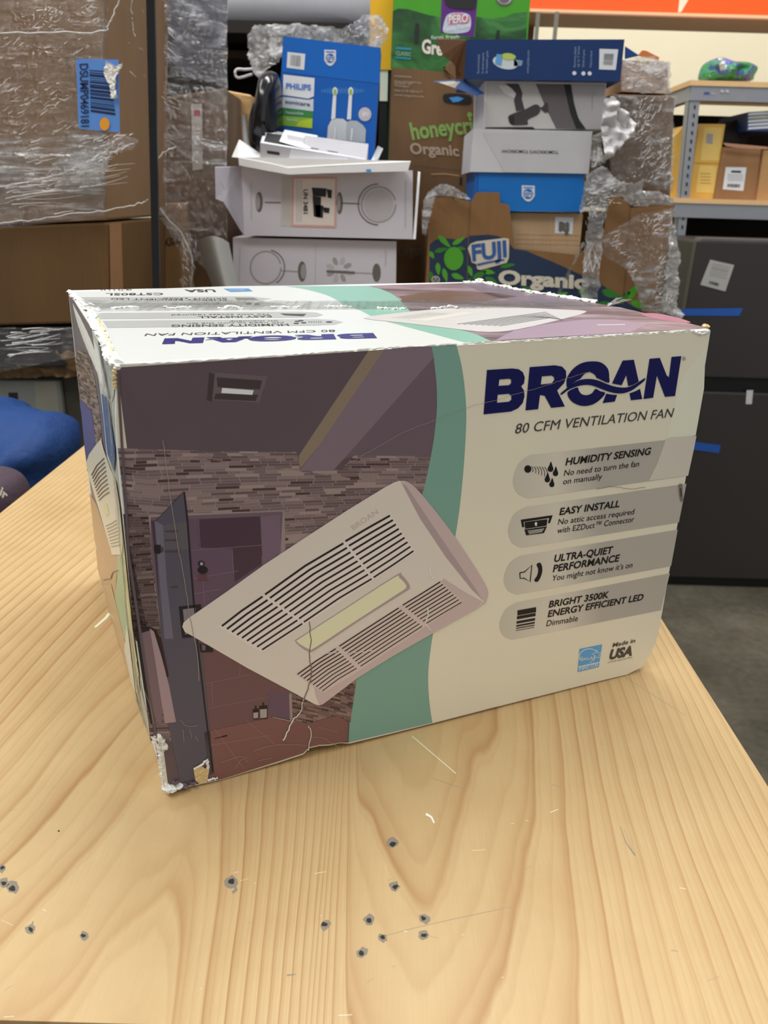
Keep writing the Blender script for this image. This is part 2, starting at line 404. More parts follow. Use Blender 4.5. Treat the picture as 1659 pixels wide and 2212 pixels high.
ecurve = [FP.P(x, y) for y, x in EDGE]
def ebow(z):
    for a_, b_ in zip(ecurve, ecurve[1:]):
        if z >= b_.z or b_ is ecurve[-1]:
            t = min(1, max(0, (a_.z-z)/(a_.z-b_.z))); c = a_.lerp(b_, t); q = min(1, max(0, (ecurve[0].z-z)/(ecurve[0].z-ecurve[-1].z))); return c-ecurve[0].lerp(ecurve[-1], q)
vB = PZ(ZT).P(214, 1252)-fbl; vB.z = 0
def vz(z): return vL.lerp(vB, min(1, max(0, (ftl.z-z)/(ftl.z-fbl.z))))
class Bowed(Plane):
    curved = True
    def P(s, x, y, k=0):
        o = s.o; p = Plane.P(s, x, y, k)
        for _ in range(6):
            c = ftl.lerp(fbl, min(1, max(0, (ftl.z-p.z)/(ftl.z-fbl.z)))); u = min(1, max(0, (p-c).dot(vz(p.z))/vz(p.z).length_squared))
            s.o = o+ebow(p.z)*(1-u)+(vz(p.z)-vL)*u; p = Plane.P(s, x, y, k)
        s.o = o; z_ = min(ftl.z, max(fbl.z, p.z)); c = ftl.lerp(fbl, (ftl.z-z_)/(ftl.z-fbl.z)); vv = vz(z_); w = (p-c).dot(vv)/vv.length_squared
        if w < .003: p = p+vv*(.003-w)
        if w > .997: p = p-vv*(w-.997)
        p.z = min(p.z, ftl.z-.0004); return p
_lp = Plane.of(ftl, fbl, btl, E1); LP = Bowed(_lp.o, _lp.n, E1*3); LP.zmin = ZT+.0001; FP.zmin = ZT+.0001
outl = [(250, 788), (1537, 712), (1527, 775), (1505, 905), (1487, 1010), (1462, 1150), (1442, 1265), (1427, 1350), (1419, 1385), (1404, 1418), (1385, 1444), (1358, 1459),
        (1200, 1497), (1060, 1532), (932, 1565), (840, 1588), (756, 1608), (735, 1607), (712, 1612), (690, 1613), (668, 1618), (655, 1632), (600, 1650), (540, 1668), (480, 1688), (440, 1695), (400, 1703), (365, 1716)]
outl += [(x, y) for y, x in EDGE[1:-1]][::-1]
def edge_x(y):
    for (y0, x0), (y1, x1) in zip(EDGE, EDGE[1:]):
        if y <= y1: return x0+(x1-x0)*(y-y0)/(y1-y0)
    return 365
front = [onF(*p) for p in outl]
wspan = (ftr-ftl).length; e1 = (ftr-ftl).normalized()
back = []
for i_, p in enumerate(front):
    t = min(1, max(0, (p-ftl).dot(e1)/wspan)); q = p-ebow(p.z) if i_ > len(front)-len(EDGE)+1 else p; back.append(q+vz(p.z).lerp(vR, t))
carton = thing('printed_carton', 'large battered white and teal carton printed with a ventilation fan, on the pine workbench', 'box', ((front[0]+back[1])/2*1).to_3d())
carton.location.z = ZT
paper = mt('white_board_edge', (226, 222, 205), .6, bump=.1, bscale=200); torn = mt('torn_paper', (246, 238, 214), .85, k=.8, bump=.15, bscale=400, nscale=300, vary=.12)
tan = mt('torn_core', (205, 180, 130), .9, bump=.4, bscale=400)
mauve = mt('print_mauve', (82, 68, 74), .42, k=.62)
m = MB(); m.hexa(front, back, paper); m.build('carton_body', carton, fix=True, bevel=.0012, seg=2)

# ---- print inks
def ink(n, rgb, k=.66, rough=.42, **kw): return mt('ink_'+n, rgb, rough, k=k, vary=.02, spec=.4, **kw)
cream = ink('cream', (207, 200, 180)); teal = ink('teal', (112, 150, 137)); navy = ink('navy', (2, 5, 72)); black = ink('black', (22, 20, 22)); dgrey = ink('dark_grey', (62, 58, 58))
white = ink('white', (216, 212, 198)); skyb = ink('energy_blue', (84, 148, 196)); beam_l = ink('beam_light', (116, 100, 110)); beam_d = ink('beam_dark', (82, 67, 72)); beam_m = ink('beam_mid', (98, 82, 92))
glow = ink('beam_glow', (128, 112, 96)); vent = ink('vent_grey', (98, 84, 88)); ventd = ink('vent_dark', (62, 50, 52)); lamp = ink('vent_lamp', (222, 220, 206))
alc = ink('alcove', (92, 72, 88)); alcd = ink('alcove_dark', (68, 50, 62)); alcl = ink('alcove_light', (108, 88, 104)); trimc = ink('alcove_trim', (138, 122, 118)); grout = ink('grout', (128, 106, 118))
glass = ink('shower_glass', (78, 74, 86)); glass2 = ink('shower_glass_pale', (100, 96, 110)); chrome = ink('dark_chrome', (30, 26, 32)); tilebr = ink('brown_tile', (100, 72, 74)); tilefl = ink('floor_tile', (112, 78, 74)); flline = ink('floor_line', (138, 106, 102))
grl = ink('grille', (198, 190, 180)); grl2 = ink('grille_pink', (180, 162, 160)); grl3 = ink('grille_shade', (158, 140, 142)); lens = ink('lens_cream', (216, 208, 172)); crease = ink('crease', (150, 136, 122)); towel = ink('towel', (150, 128, 132)); toweld = ink('towel_dark', (112, 92, 98)); wred = ink('dark_red', (52, 26, 32))
def mosaic(name, tones, w=.34, h=.055, slope=0.0):
    s = NT(name); uv = s.coord('UV'); sp = s.n('ShaderNodeSeparateXYZ'); s.put(sp.inputs[0], uv); U, Vv = sp.outputs[0], sp.outputs[1]
    v2 = s.math('DIVIDE', s.math('ADD', Vv, s.math('MULTIPLY', U, slope)), h); row = s.math('FLOOR', v2); fv = s.math('FRACT', v2)
    def wn(a, b):
        x = s.n('ShaderNodeTexWhiteNoise', noise_dimensions='2D'); cb = s.n('ShaderNodeCombineXYZ'); s.put(cb.inputs[0], a); s.put(cb.inputs[1], b); s.put(x.inputs['Vector'], cb.outputs[0]); return x.outputs['Value']
    rr = wn(row, 3.0); wr = s.math('MULTIPLY', s.math('ADD', .6, rr), w)
    u2 = s.math('ADD', s.math('DIVIDE', U, wr), s.math('MULTIPLY', rr, 37)); colm = s.math('FLOOR', u2); fu = s.math('FRACT', u2)
    t = wn(row, colm)
    base = s.ramp(t, tones, 'CONSTANT')
    gap = s.math('MAXIMUM', s.math('LESS_THAN', fv, .10), s.math('LESS_THAN', fu, .035))
    col = s.mix(gap, base, tones[-1][1])
    s.bsdf(col, .42, 0, None, 0, .4); return s.m
K = .66
mos = mosaic('print_mosaic', [(0, alb((70, 52, 52), K)), (.10, alb((92, 76, 78), K)), (.28, alb((104, 88, 90), K)), (.5, alb((116, 99, 99), K)), (.72, alb((126, 108, 106), K)), (.88, alb((142, 124, 120), K))])
mosd = mosaic('print_mosaic_dark', [(0, alb((50, 36, 38), K)), (.12, alb((72, 58, 60), K)), (.4, alb((84, 68, 68), K)), (.7, alb((96, 80, 78), K)), (.9, alb((112, 96, 92), K))])
mosw = mosaic('print_mosaic_small', [(0, alb((60, 42, 42), K)), (.14, alb((84, 66, 66), K)), (.4, alb((100, 80, 78), K)), (.7, alb((114, 92, 88), K)), (.9, alb((128, 106, 100), K))], w=.2, h=.045, slope=.22)

zB = zz(360, 1000, 2.304); zC = zz(230, 980, 4.1475); zA = zz(130, 1180, 2.765); zL = zz(1030, 750, 3.53); zI = zz(1000, 930, 2.765)
m = MB(); D = lambda pts, mat, k=1, holes=(): m.decal(FP, pts, mat, k, holes)
S = lambda pts, w, mat, k=1, w1=None: m.stroke(FP, pts, w, mat, k, w1)
inner = []
cx, cy = 890, 1160
for x, y in outl:
    d = math.hypot(x-cx, y-cy); inner.append((x-(x-cx)/d*3.5, y-(y-cy)/d*3.5))
D(inner, cream, 1)
tl = crom([(932, 746), (940, 800), (944, 860), (940, 925), (928, 1000), (912, 1070), (880, 1190), (835, 1320), (797, 1410), (768, 1477), (757, 1540), (753, 1604)], 5, False)
tr = crom([(985, 742), (999, 800), (1007, 880), (1005, 960), (997, 1060), (985, 1150), (962, 1260), (940, 1345), (928, 1420), (925, 1470), (928, 1520), (934, 1561)], 5, False)
D(tl+tr[::-1], teal, 3)
def lft(y): return edge_x(y)+3
D([(lft(794), 794), (420, 783), (640, 768), (800, 757)]+tl+[(735, 1604), (712, 1608), (690, 1609), (668, 1614), (655, 1627), (600, 1645), (540, 1664), (480, 1683), (440, 1691), (400, 1699), (lft(1705), 1708)], mauve, 2)
# ceiling beams
D([(796, 758), (831, 755), (690, 962), (647, 1015), (645, 985)], glow, 3)
D([(831, 755), (932, 747), (937, 772), (742, 992), (719, 1017), (647, 1017), (690, 962)], beam_l, 4)
D([(937, 772), (944, 860), (940, 925), (930, 985), (768, 984), (742, 992)], beam_m, 4)
# ceiling fan in the picture
D([(452, 804), (578, 813), (560, 870), (447, 864)], vent, 3); D([(452, 804), (464, 808), (458, 866), (447, 864)], ventd, 4)
D([(468, 815), (566, 822), (561, 841), (470, 836)], ventd, 4); D([(466, 850), (558, 853), (552, 866), (462, 862)], ventd, 4); D([(480, 838), (548, 843), (545, 853), (478, 849)], lamp, 5)
# mosaic wall
D([(lft(968), 968), (450, 974), (640, 976), (644, 990), (650, 1018), (740, 1014), (765, 983), (931, 985)]+[p for p in tl if 990 < p[1] < 1560]+[(752, 1560), (620, 1600), (lft(1560), 1600)], mos, 3)
D(zC((150, 540), (380, 550), (395, 900), (430, 1200), (490, 1659), (250, 1659))+[(348, 1420), (331, 1420)], mosd, 4)
D([(600, 1480), (660, 1512), (690, 1524), (770, 1470), (757, 1560), (620, 1570)], mosw, 4)
# alcove
D(zC((375, 548), (1595, 508), (1603, 850), (1300, 1659), (490, 1659)), trimc, 5)
D(zC((395, 570), (1580, 518), (1560, 860), (1300, 1659), (500, 1659), (400, 900)), beam_m, 6)
D(zC((440, 600), (1378, 562), (1398, 980), (1300, 1659), (520, 1659)), alc, 7)
D(zC((1378, 562), (1553, 550), (1562, 880), (1300, 1100), (1398, 980)), alcl, 7)
D(zC((820, 590), (1378, 562), (1398, 980), (1150, 1150), (1130, 850), (830, 840)), alcd, 8)
D(zC((400, 600), (440, 600), (520, 1659), (500, 1659), (430, 900)), alcd, 8)
D([(420, 1380), (620, 1420), (628, 1540), (445, 1600)], tilebr, 7); D([(640, 1340), (450, 1340), (440, 1480), (580, 1520)], alc, 6)
for a, b in (((825, 590), (840, 860)), ((745, 868), (1390, 820)), ((1125, 850), (1140, 1080)), ((780, 1120), (1180, 1050)), ((865, 1130), (878, 1350)), ((1398, 810), (1545, 640)), ((770, 1260), (1010, 1215))):
    S(zC(a, b), .9, grout, 9)
for a, b in (((850, 825), (1130, 765)), ((905, 815), (912, 950)), ((870, 970), (1250, 900)), ((1075, 700), (1072, 770)), ((1245, 850), (1250, 1020)), ((1210, 200), (1205, 60))):
    S(zA(a, b), .9, grout, 9)
D(zA((1245, 860), (1365, 880), (1380, 1040), (1275, 1015), (1250, 1010)), alc, 8); S(zA((1375, 880), (1383, 1100)), 6, trimc, 9); S(zA((1245, 860), (1250, 1010)), 1, grout, 9)
# floor of the shower
D(zA((860, 1110), (1270, 1020), (1480, 1060), (1659, 1010))+[(752, 1560), (751, 1601), (735, 1604), (712, 1608), (690, 1609), (668, 1614), (655, 1627), (600, 1645), (540, 1664), (480, 1683), (452, 1688)], tilefl, 10)
for a in (((920, 1090), (1100, 1330)), ((1270, 1015), (1385, 1045)), ((890, 1190), (1250, 1130)), ((1110, 1040), (1280, 1180)), ((1540, 1080), (1659, 1110))): S(zA(*a), .9, flline, 11)
S(zA((918, 1150), (960, 1140), (998, 1130)), 1, chrome, 11, 4)
# shower door of glass
D(zC((690, 345), (705, 345), (790, 1430), (860, 1800))+[(463, 1672), (390, 1690), (362, 1560), (350, 1400)]+zC((480, 1550), (440, 605)), glass, 10)
D(zC((430, 600), (505, 640), (545, 1200), (600, 1659), (520, 1659)), glass2, 11); D(zC((505, 640), (725, 610), (745, 860), (520, 860)), ink('glass_mid', (86, 80, 86)), 11)
S(zC((440, 605), (690, 345)), .8, chrome, 12); S(zC((697, 345), (725, 600), (755, 1000), (790, 1430))+[(428, 1400), (443, 1530), (460, 1668)], 3.6, chrome, 12)
D(zC((425, 830), (440, 815), (488, 818), (490, 885), (470, 900), (430, 890)), chrome, 12); D(zC((480, 830), (510, 840), (512, 880), (485, 888)), ink('hinge_grey', (66, 60, 68)), 12)
D(zC((648, 1370), (845, 1350), (850, 1390), (830, 1640), (678, 1652)), chrome, 12); D(zC((685, 1395), (800, 1380), (800, 1600), (705, 1620)), ink('handle_inner', (120, 112, 122)), 12.4)
S(zC((790, 1380), (800, 1500)), 3, chrome, 12.6)
for y in (690, 770, 870, 1190): D(zC((575 if y > 1000 else 520, y), (640, y-3), (640, y+14), (575 if y > 1000 else 522, y+12)), ink('glass_tile', (66, 58, 66)), 12)
# shower head
D(zC(*ell(850, 985, 30, 24)), chrome, 12); D(zC(*ell(852, 988, 14, 16)), ink('chrome_pale', (150, 146, 156)), 13); D(zC(*ell(862, 1042, 46, 34)), chrome, 13); D(zC((820, 1085), (895, 1080), (905, 1140), (815, 1142)), ink('shadow_pink', (92, 58, 66)), 11); D(zC((840, 1000), (870, 1000), (880, 1025), (835, 1025)), chrome, 14)
# valve and bottles
D(zA((830, 580), (915, 600), (912, 632), (838, 634)), chrome, 12); D(zA((845, 588), (868, 592), (868, 622), (848, 622)), vent, 13)
for x0, y0, w_, h_ in ((1150, 975, 36, 58), (1190, 955, 48, 76)):
    D(zA((x0, y0), (x0+w_, y0-4), (x0+w_, y0+h_), (x0+3, y0+h_+2)), chrome, 13); D(zA((x0+3, y0+20), (x0+w_-4, y0+16), (x0+w_-4, y0+h_-8), (x0+5, y0+h_-4)), ink('bottle_label', (150, 142, 138)), 14); S(zA((x0+w_/2, y0), (x0+w_/2, y0-22)), 3, chrome, 13)
# towel on its rail
D(zA((450, 488), (535, 480), (575, 500), (600, 560), (648, 770), (640, 785), (625, 770), (585, 640), (560, 560), (540, 520), (470, 518)), chrome, 12); D(zA((480, 520), (545, 500), (590, 640), (620, 900), (600, 1080), (570, 1040), (520, 850), (490, 640)), toweld, 13)
D(zA((535, 490), (560, 510), (600, 640), (650, 830), (692, 1050), (625, 1058), (600, 900), (570, 700)), towel, 14); D(zA((452, 520), (485, 520), (520, 860), (560, 1060), (540, 1060), (500, 850)), chrome, 14)
D(zA((575, 500), (605, 560), (648, 770), (635, 780), (600, 600)), wred, 15)
# dark left margin of the picture
S([(lft(800)+1, 800), (lft(1200)+2, 1200), (lft(1640), 1640)], 6, ink('margin', (88, 76, 80)), 16)
# ---- the fan grille
D(crom(zB((1158, 90), (1195, 92), (1245, 130), (1330, 230), (1440, 375), (1560, 560), (1600, 640), (1588, 695)), 4, False)+zB((1540, 728), (1400, 805), (1300, 600), (1200, 300)), grl2, 12)
go = zB((78, 815), (84, 795), (110, 772), (300, 640), (480, 510), (700, 365), (900, 235), (1080, 125), (1130, 98), (1158, 88), (1175, 95), (1195, 120), (1270, 240), (1370, 400), (1470, 550), (1560, 660), (1578, 690),
        (1540, 728), (1400, 805), (1120, 965), (950, 1070), (800, 1185), (775, 1203), (755, 1207), (735, 1200), (640, 1148), (400, 1020), (160, 880), (90, 840))
D(go, grl, 13)
D(zB((1380, 575), (1480, 640), (1572, 690), (1540, 728), (1400, 805), (1120, 965), (950, 1070), (800, 1185), (775, 1203), (760, 1206), (742, 1160), (730, 1100), (800, 1050), (1000, 930), (1240, 740)), grl2, 14)
D(zB((1165, 92), (1195, 118), (1290, 262), (1420, 452), (1520, 600), (1574, 684), (1520, 632), (1390, 470), (1260, 275)), grl3, 14)
def lerp2(a, b, t): return (a[0]+(b[0]-a[0])*t, a[1]+(b[1]-a[1])*t)
def slots(A, Bv, n, w0, w1, k, mat=black):
    for i in range(n):
        t = i/(n-1)
        for sa, sb in zip(A, Bv): S(zB(*[lerp2(a, b, t) for a, b in zip(sa, sb)]), w0+(w1-w0)*t, mat, k)
D(zB((255, 815), (475, 665), (880, 395), (1112, 255), (1240, 445), (1020, 590), (675, 815), (475, 945)), ink('slot_bed', (206, 196, 190)), 14)
slots([[(275, 812), (372, 737), (478, 665)], [(490, 655), (690, 512), (880, 400)], [(890, 390), (1000, 325), (1112, 262)]],
      [[(475, 930), (575, 865), (675, 800)], [(683, 792), (860, 672), (1020, 577)], [(1030, 570), (1130, 505), (1228, 438)]], 9, 4.2, 3.4, 16)
D(zB((640, 1050), (860, 905), (1362, 585), (1475, 692), (965, 1030), (780, 1145)), ink('slot_bed_pink', (190, 174, 168)), 15)
slots([[(652, 1052), (745, 985), (842, 925)], [(860, 912), (1005, 818), (1155, 722)], [(1175, 708), (1270, 650), (1362, 592)]],
      [[(775, 1135), (855, 1075), (945, 1022)], [(965, 1012), (1120, 910), (1272, 812)], [(1290, 800), (1380, 745), (1468, 693)]], 9, 2.4, 1.8, 17)
D(crom(zB((640, 885), (660, 870), (900, 715), (1140, 560), (1170, 558), (1205, 600), (1210, 622), (1190, 640), (960, 785), (745, 928), (705, 938), (660, 910)), 3), grl3, 16)
D(crom(zB((648, 887), (665, 872), (900, 720), (1130, 572), (1158, 572), (1190, 605), (1190, 622), (1170, 638), (950, 780), (740, 918), (708, 926), (668, 905)), 3), lens, 17)
m.text(FP, 'BROAN', *zB((930, 335), (1056, 250), (915, 315)), grl2, 15)
# ---- creases and tears in the paper
def wob(pts, a, seed): r_ = random.Random(seed); return [(x+r_.uniform(-a, a), y+r_.uniform(-a, a)) for x, y in crom(pts, 5, False)]
S(wob([(745, 1005), (800, 975), (870, 935), (935, 910), (1010, 880), (1080, 862), (1110, 852), (1180, 833), (1215, 820), (1262, 806), (1275, 802)], 1.2, 1), .7, crease, 19)
S(wob([(352, 950), (358, 1000), (366, 1060), (372, 1100), (384, 1180), (398, 1250), (408, 1320), (416, 1365), (424, 1400), (430, 1470)], 1, 2), 1.3, crease, 19)
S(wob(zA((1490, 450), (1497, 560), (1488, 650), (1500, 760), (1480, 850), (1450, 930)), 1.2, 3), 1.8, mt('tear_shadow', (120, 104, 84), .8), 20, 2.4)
S(wob(zA((1455, 915), (1430, 1000), (1395, 1030), (1370, 1080), (1330, 1160)), 1.5, 4), 1.4, torn, 20, 3); S(wob(zA((1270, 1020), (1330, 1035), (1400, 1050)), 1, 5), 1.6, crease, 19); S(wob(zA((1480, 1070), (1500, 1110), (1480, 1220)), 1.5, 6), 1.6, torn, 20)
for q, seg in enumerate((((1150, 1225), (1220, 1200), (1330, 1185), (1480, 1190)), ((960, 1290), (1060, 1260), (1120, 1265)), ((1500, 1140), (1580, 1150), (1659, 1200)), ((1040, 1330), (1090, 1270), (1120, 1290)), ((1180, 1280), (1260, 1265)), ((720, 1040), (760, 1075), (820, 1072)), ((775, 1090), (785, 1140)), ((805, 1130), (822, 1165)), ((735, 1100), (740, 1170)), ((500, 860), (530, 930), (560, 1060)))):
    S(wob(zA(*seg), 1, 20+q), .8, crease, 19)
S(wob(zB((1312, 505), (1310, 545), (1325, 578)), .5, 40), 2.4, lamp, 19); S(wob(zB((1300, 720), (1300, 760), (1290, 800), (1315, 832)), .5, 41), 2.2, lamp, 19); S(wob(zB((760, 950), (850, 945), (950, 945), (1030, 932)), 1, 42), 1.2, lamp, 19)
S(wob(zI((800, 350), (900, 335), (1000, 350), (1090, 338)), .8, 43), .8, dgrey, 19)
D(zI((1290, 320), (1310, 318), (1312, 370), (1318, 420), (1305, 425), (1295, 380)), ink('scuff', (110, 104, 96)), 19); D(zI((1296, 345), (1306, 345), (1308, 395), (1300, 395)), dgrey, 20)
D(zI((1210, 55), (1240, 40), (1395, 32), (1383, 95), (1345, 270), (1110, 300), (1160, 200)), ink('pill_pale', (188, 182, 170)), 6); D(zI((1300, -300), (1450, -500), (1440, -250), (1390, 30), (1220, 45), (1250, -100)), ink('cream_pale', (212, 205, 186)), 2)
# ---- logo
LOGO = []     # (outline, holes) in photo pixels
zl = zL
LOGO.append((zl((78, 174), (270, 162), (320, 168), (352, 192), (366, 230), (360, 275), (338, 298), (360, 330), (364, 375), (350, 425), (315, 465), (262, 490), (52, 512)),
             [zl((172, 246), (250, 240), (264, 250), (262, 275), (245, 290), (166, 295)), zl((160, 362), (245, 355), (264, 370), (264, 400), (245, 416), (154, 424))]))
LOGO.append((zl((404, 152), (595, 138), (650, 148), (680, 180), (682, 225), (665, 275), (612, 330), (672, 452), (568, 462), (518, 370), (482, 364), (468, 472), (372, 482)),
             [zl((496, 222), (570, 216), (590, 228), (592, 250), (572, 275), (488, 285))]))
LOGO.append((crom(zl((880, 108), (950, 118), (1000, 165), (1010, 230), (1005, 272), (930, 240), (915, 235), (900, 210), (860, 190), (820, 205), (790, 240), (760, 255), (700, 300), (686, 300), (690, 230), (740, 160), (805, 120)), 3), []))
LOGO.append((crom(zl((692, 345), (740, 315), (770, 308), (778, 330), (800, 358), (840, 366), (880, 350), (905, 318), (940, 335), (980, 350), (940, 400), (880, 438), (810, 448), (750, 430), (708, 395)), 3), []))
LOGO.append((zl((1113, 102), (1198, 96), (1235, 262), (1190, 288), (1155, 296), (1140, 212), (1105, 290), (1032, 276)), []))
LOGO.append((zl((1165, 352), (1200, 340), (1245, 318), (1262, 395), (1176, 404)), [])); LOGO.append((zl((988, 354), (1030, 362), (1070, 365), (1052, 414), (960, 426)), []))
LOGO.append((zl((1318, 88), (1396, 82), (1448, 215), (1466, 230), (1486, 74), (1560, 68), (1512, 372), (1436, 378), (1374, 215), (1345, 385), (1272, 395)), []))
LOGO.append((crom(zl((640, 352), (675, 322), (720, 285), (780, 252), (850, 242), (920, 252), (990, 280), (1060, 302), (1130, 308), (1190, 292), (1240, 262), (1283, 236), (1278, 256), (1230, 295), (1180, 330), (1110, 352), (1030, 345), (950, 318), (880, 292), (820, 288), (760, 300), (700, 325), (648, 362)), 3), []))
for i, (o_, h_) in enumerate(LOGO): D(o_, navy, 8+(i == 8), h_)
S(ell(*zl((1580, 87))[0], 3.4, 4, 16, 0, 0, 359), .6, dgrey, 8); m.text(FP, 'R', *zl((1574, 94), (1586, 93), (1575, 80)), dgrey, 8)
TX = lambda t, p0, p1, pu, b=0.0, mat=black, k=10: m.text(FP, t, *zI(p0, p1, pu), mat, k, b)
m.text(FP, '80 CFM VENTILATION FAN', *zl((288, 660), (1488, 533), (305, 585)), dgrey, 8)
# ---- grey feature bands
pg = NT('ink_band'); uvs_ = pg.coord('UV'); sp_ = pg.n('ShaderNodeSeparateXYZ'); pg.put(sp_.inputs[0], uvs_)
pg.bsdf(pg.ramp(pg.math('SUBTRACT', sp_.outputs[0], 10.0), [(.78, alb((190, 184, 168), K)), (1.0, alb((182, 177, 164), K))]), .38); 
pr = pg.t.nodes[-1]
PILL = pg.m
cr_ = [n for n in PILL.node_tree.nodes if n.type == 'VALTORGB'][0].color_ramp
def pill(t0, t1, b0, b1, left): D(zI(*([t1, t0]+crom([t0, (left[0]+(t0[0]-left[0])*.35, left[1]+(t0[1]-left[1])*.68), left, (left[0]+(b0[0]-left[0])*.3, left[1]+(b0[1]-left[1])*.72), b0], 5, False)+[b1])), PILL, 4)
for n_ in PILL.node_tree.nodes:
    if n_.type == 'MATH': n_.inputs[1].default_value = 10.8
    if n_.type == 'VALTORGB':
        e = n_.color_ramp.elements; e[0].position = 0; e[0].color = alb((178, 174, 160), K); e[1].position = 1; e[1].color = alb((164, 158, 148), K)
        q_ = e.new(.28); q_.color = alb((196, 190, 176), K); q_ = e.new(.5); q_.color = alb((160, 156, 148), K)
        m_ = n_
        n_.inputs[0].default_value = 0
mm = PILL.node_tree.nodes.new('ShaderNodeMath'); mm.operation = 'DIVIDE'; mm.inputs[1].default_value = 4.2
sub = [n for n in PILL.node_tree.nodes if n.type == 'MATH' and n.operation == 'SUBTRACT'][0]
PILL.node_tree.links.new(sub.outputs[0], mm.inputs[0]); PILL.node_tree.links.new(mm.outputs[0], m_.inputs[0])
pill((400, 147), (1383, 38), (392, 404), (1340, 270), (299, 300)); pill((372, 457), (1335, 318), (350, 699), (1290, 549), (270, 595)); pill((345, 748), (1283, 592), (322, 980), (1243, 810), (244, 885)); pill((318, 1028), (1236, 853), (292, 1249), (1183, 1073), (218, 1160))
B_ = .022
TX('HUMIDITY SENSING', (612, 208), (1117, 143), (622, 164), B_); TX('No need to turn the fan', (603, 271), (1050, 214), (610, 236)); TX('on manually', (597, 322), (829, 290), (603, 288))
TX('EASY INSTALL', (576, 505), (934, 456), (585, 463), B_); TX('No attic access required', (567, 563), (1020, 500), (574, 529)); TX('with EZDuct\u2122 Connector', (562, 615), (1020, 545), (569, 581))
TX('ULTRA-QUIET', (543, 786), (890, 733), (552, 743), B_); TX('PERFORMANCE', (537, 846), (930, 781), (546, 803), B_); TX("You might not know it's on", (530, 900), (1010, 818), (537, 866))
TX('BRIGHT 3500K', (512, 1058), (868, 998), (521, 1018), B_); TX('ENERGY EFFICIENT LED', (506, 1115), (1074, 1012), (515, 1075), B_); TX('Dimmable', (498, 1170), (684, 1138), (505, 1135))
DI = lambda pts, mat, k=9, holes=(): D(zI(*pts), mat, k, [zI(*h) for h in holes])
SI = lambda pts, w, mat, k=9, w1=None: S(zI(*pts), w/2.765, mat, k, w1)
DI(ell(388, 230, 21, 22), black)
for i in range(6): SI(ell(352+i*14, 250+i*4, 70+3*i, 40+8*i, 8, -20, -20, 30), 3.2, black)
def drop(x, y, s_): DI(crom([(x+2*s_, y-34*s_), (x+12*s_, y-5*s_), (x+17*s_, y+10*s_), (x+12*s_, y+26*s_), (x-2*s_, y+30*s_), (x-15*s_, y+24*s_), (x-18*s_, y+8*s_), (x-8*s_, y-10*s_)], 3), black)
drop(524, 218, .95); drop(554, 245, .9); drop(505, 282, .9); drop(532, 312, .85)
DI([(346, 533), (536, 506), (520, 553), (508, 553), (516, 522), (362, 546), (368, 575), (354, 578)], black); DI([(368, 548), (505, 530), (500, 568), (372, 587)], black); DI([(368, 592), (502, 573), (484, 612), (378, 626)], black)
DI([(436, 570), (432, 570), (430, 558), (425, 558), (436, 545), (447, 555), (441, 556), (443, 568)], white, 11)
for j in range(4): SI([(386+3*j, 600+6*j), (486-4*j, 586+6*j)], 2.4, white, 11)
SI([(340, 850), (368, 845), (412, 804), (402, 903), (366, 882), (342, 884), (340, 850)], 6, black); DI(crom([(440, 800), (462, 790), (474, 820), (470, 860), (448, 902), (426, 896), (444, 865), (450, 828)], 3), black)
for (y, h_) in ((1075, 30), (1110, 18), (1140, 14), (1163, 9), (1180, 5), (1194, 3)): DI([(326-(y-1075)*.08, y), (437-(y-1075)*.09, y-20), (437-(y-1075)*.09, y-20+h_), (326-(y-1075)*.08, y+h_)], black)
# ---- energy label and origin mark
DI([(697, 1305), (832, 1278), (812, 1412), (685, 1443)], skyb, 6); SI([(688, 1412), (816, 1384)], 5, white, 8); TX('ENERGY STAR', (692, 1434), (808, 1408), (694, 1413), .01, white, 8)
SI(ell(752, 1352, 58, 48, 16, -8, 170, 330), 4, white, 8); star = []
for i in range(10):
    a = math.radians(-95+36*i); r_ = 30 if i % 2 == 0 else 13; star.append((800+r_*math.cos(a), 1340+r_*math.sin(a)))
SI(star+[star[0]], 3.4, white, 8)
SI(crom([(700, 1372), (716, 1362), (708, 1354), (700, 1368), (716, 1374), (728, 1358), (732, 1372), (742, 1356), (748, 1370), (758, 1352), (752, 1366), (764, 1364), (768, 1350), (772, 1372), (760, 1388), (776, 1366), (790, 1342), (782, 1374), (778, 1380)], 3, False), 3, white, 9)
TX('Made in', (893, 1295), (1027, 1266), (900, 1270), .015, dgrey); TX('USA', (870, 1368), (1010, 1341), (888, 1308), .045, dgrey); TX('of US & Imported Parts', (865, 1390), (1012, 1358), (868, 1381), .0, dgrey)
tag(m.build('front_panel', carton), 'printed front of the carton with bathroom picture, fan grille and wording')

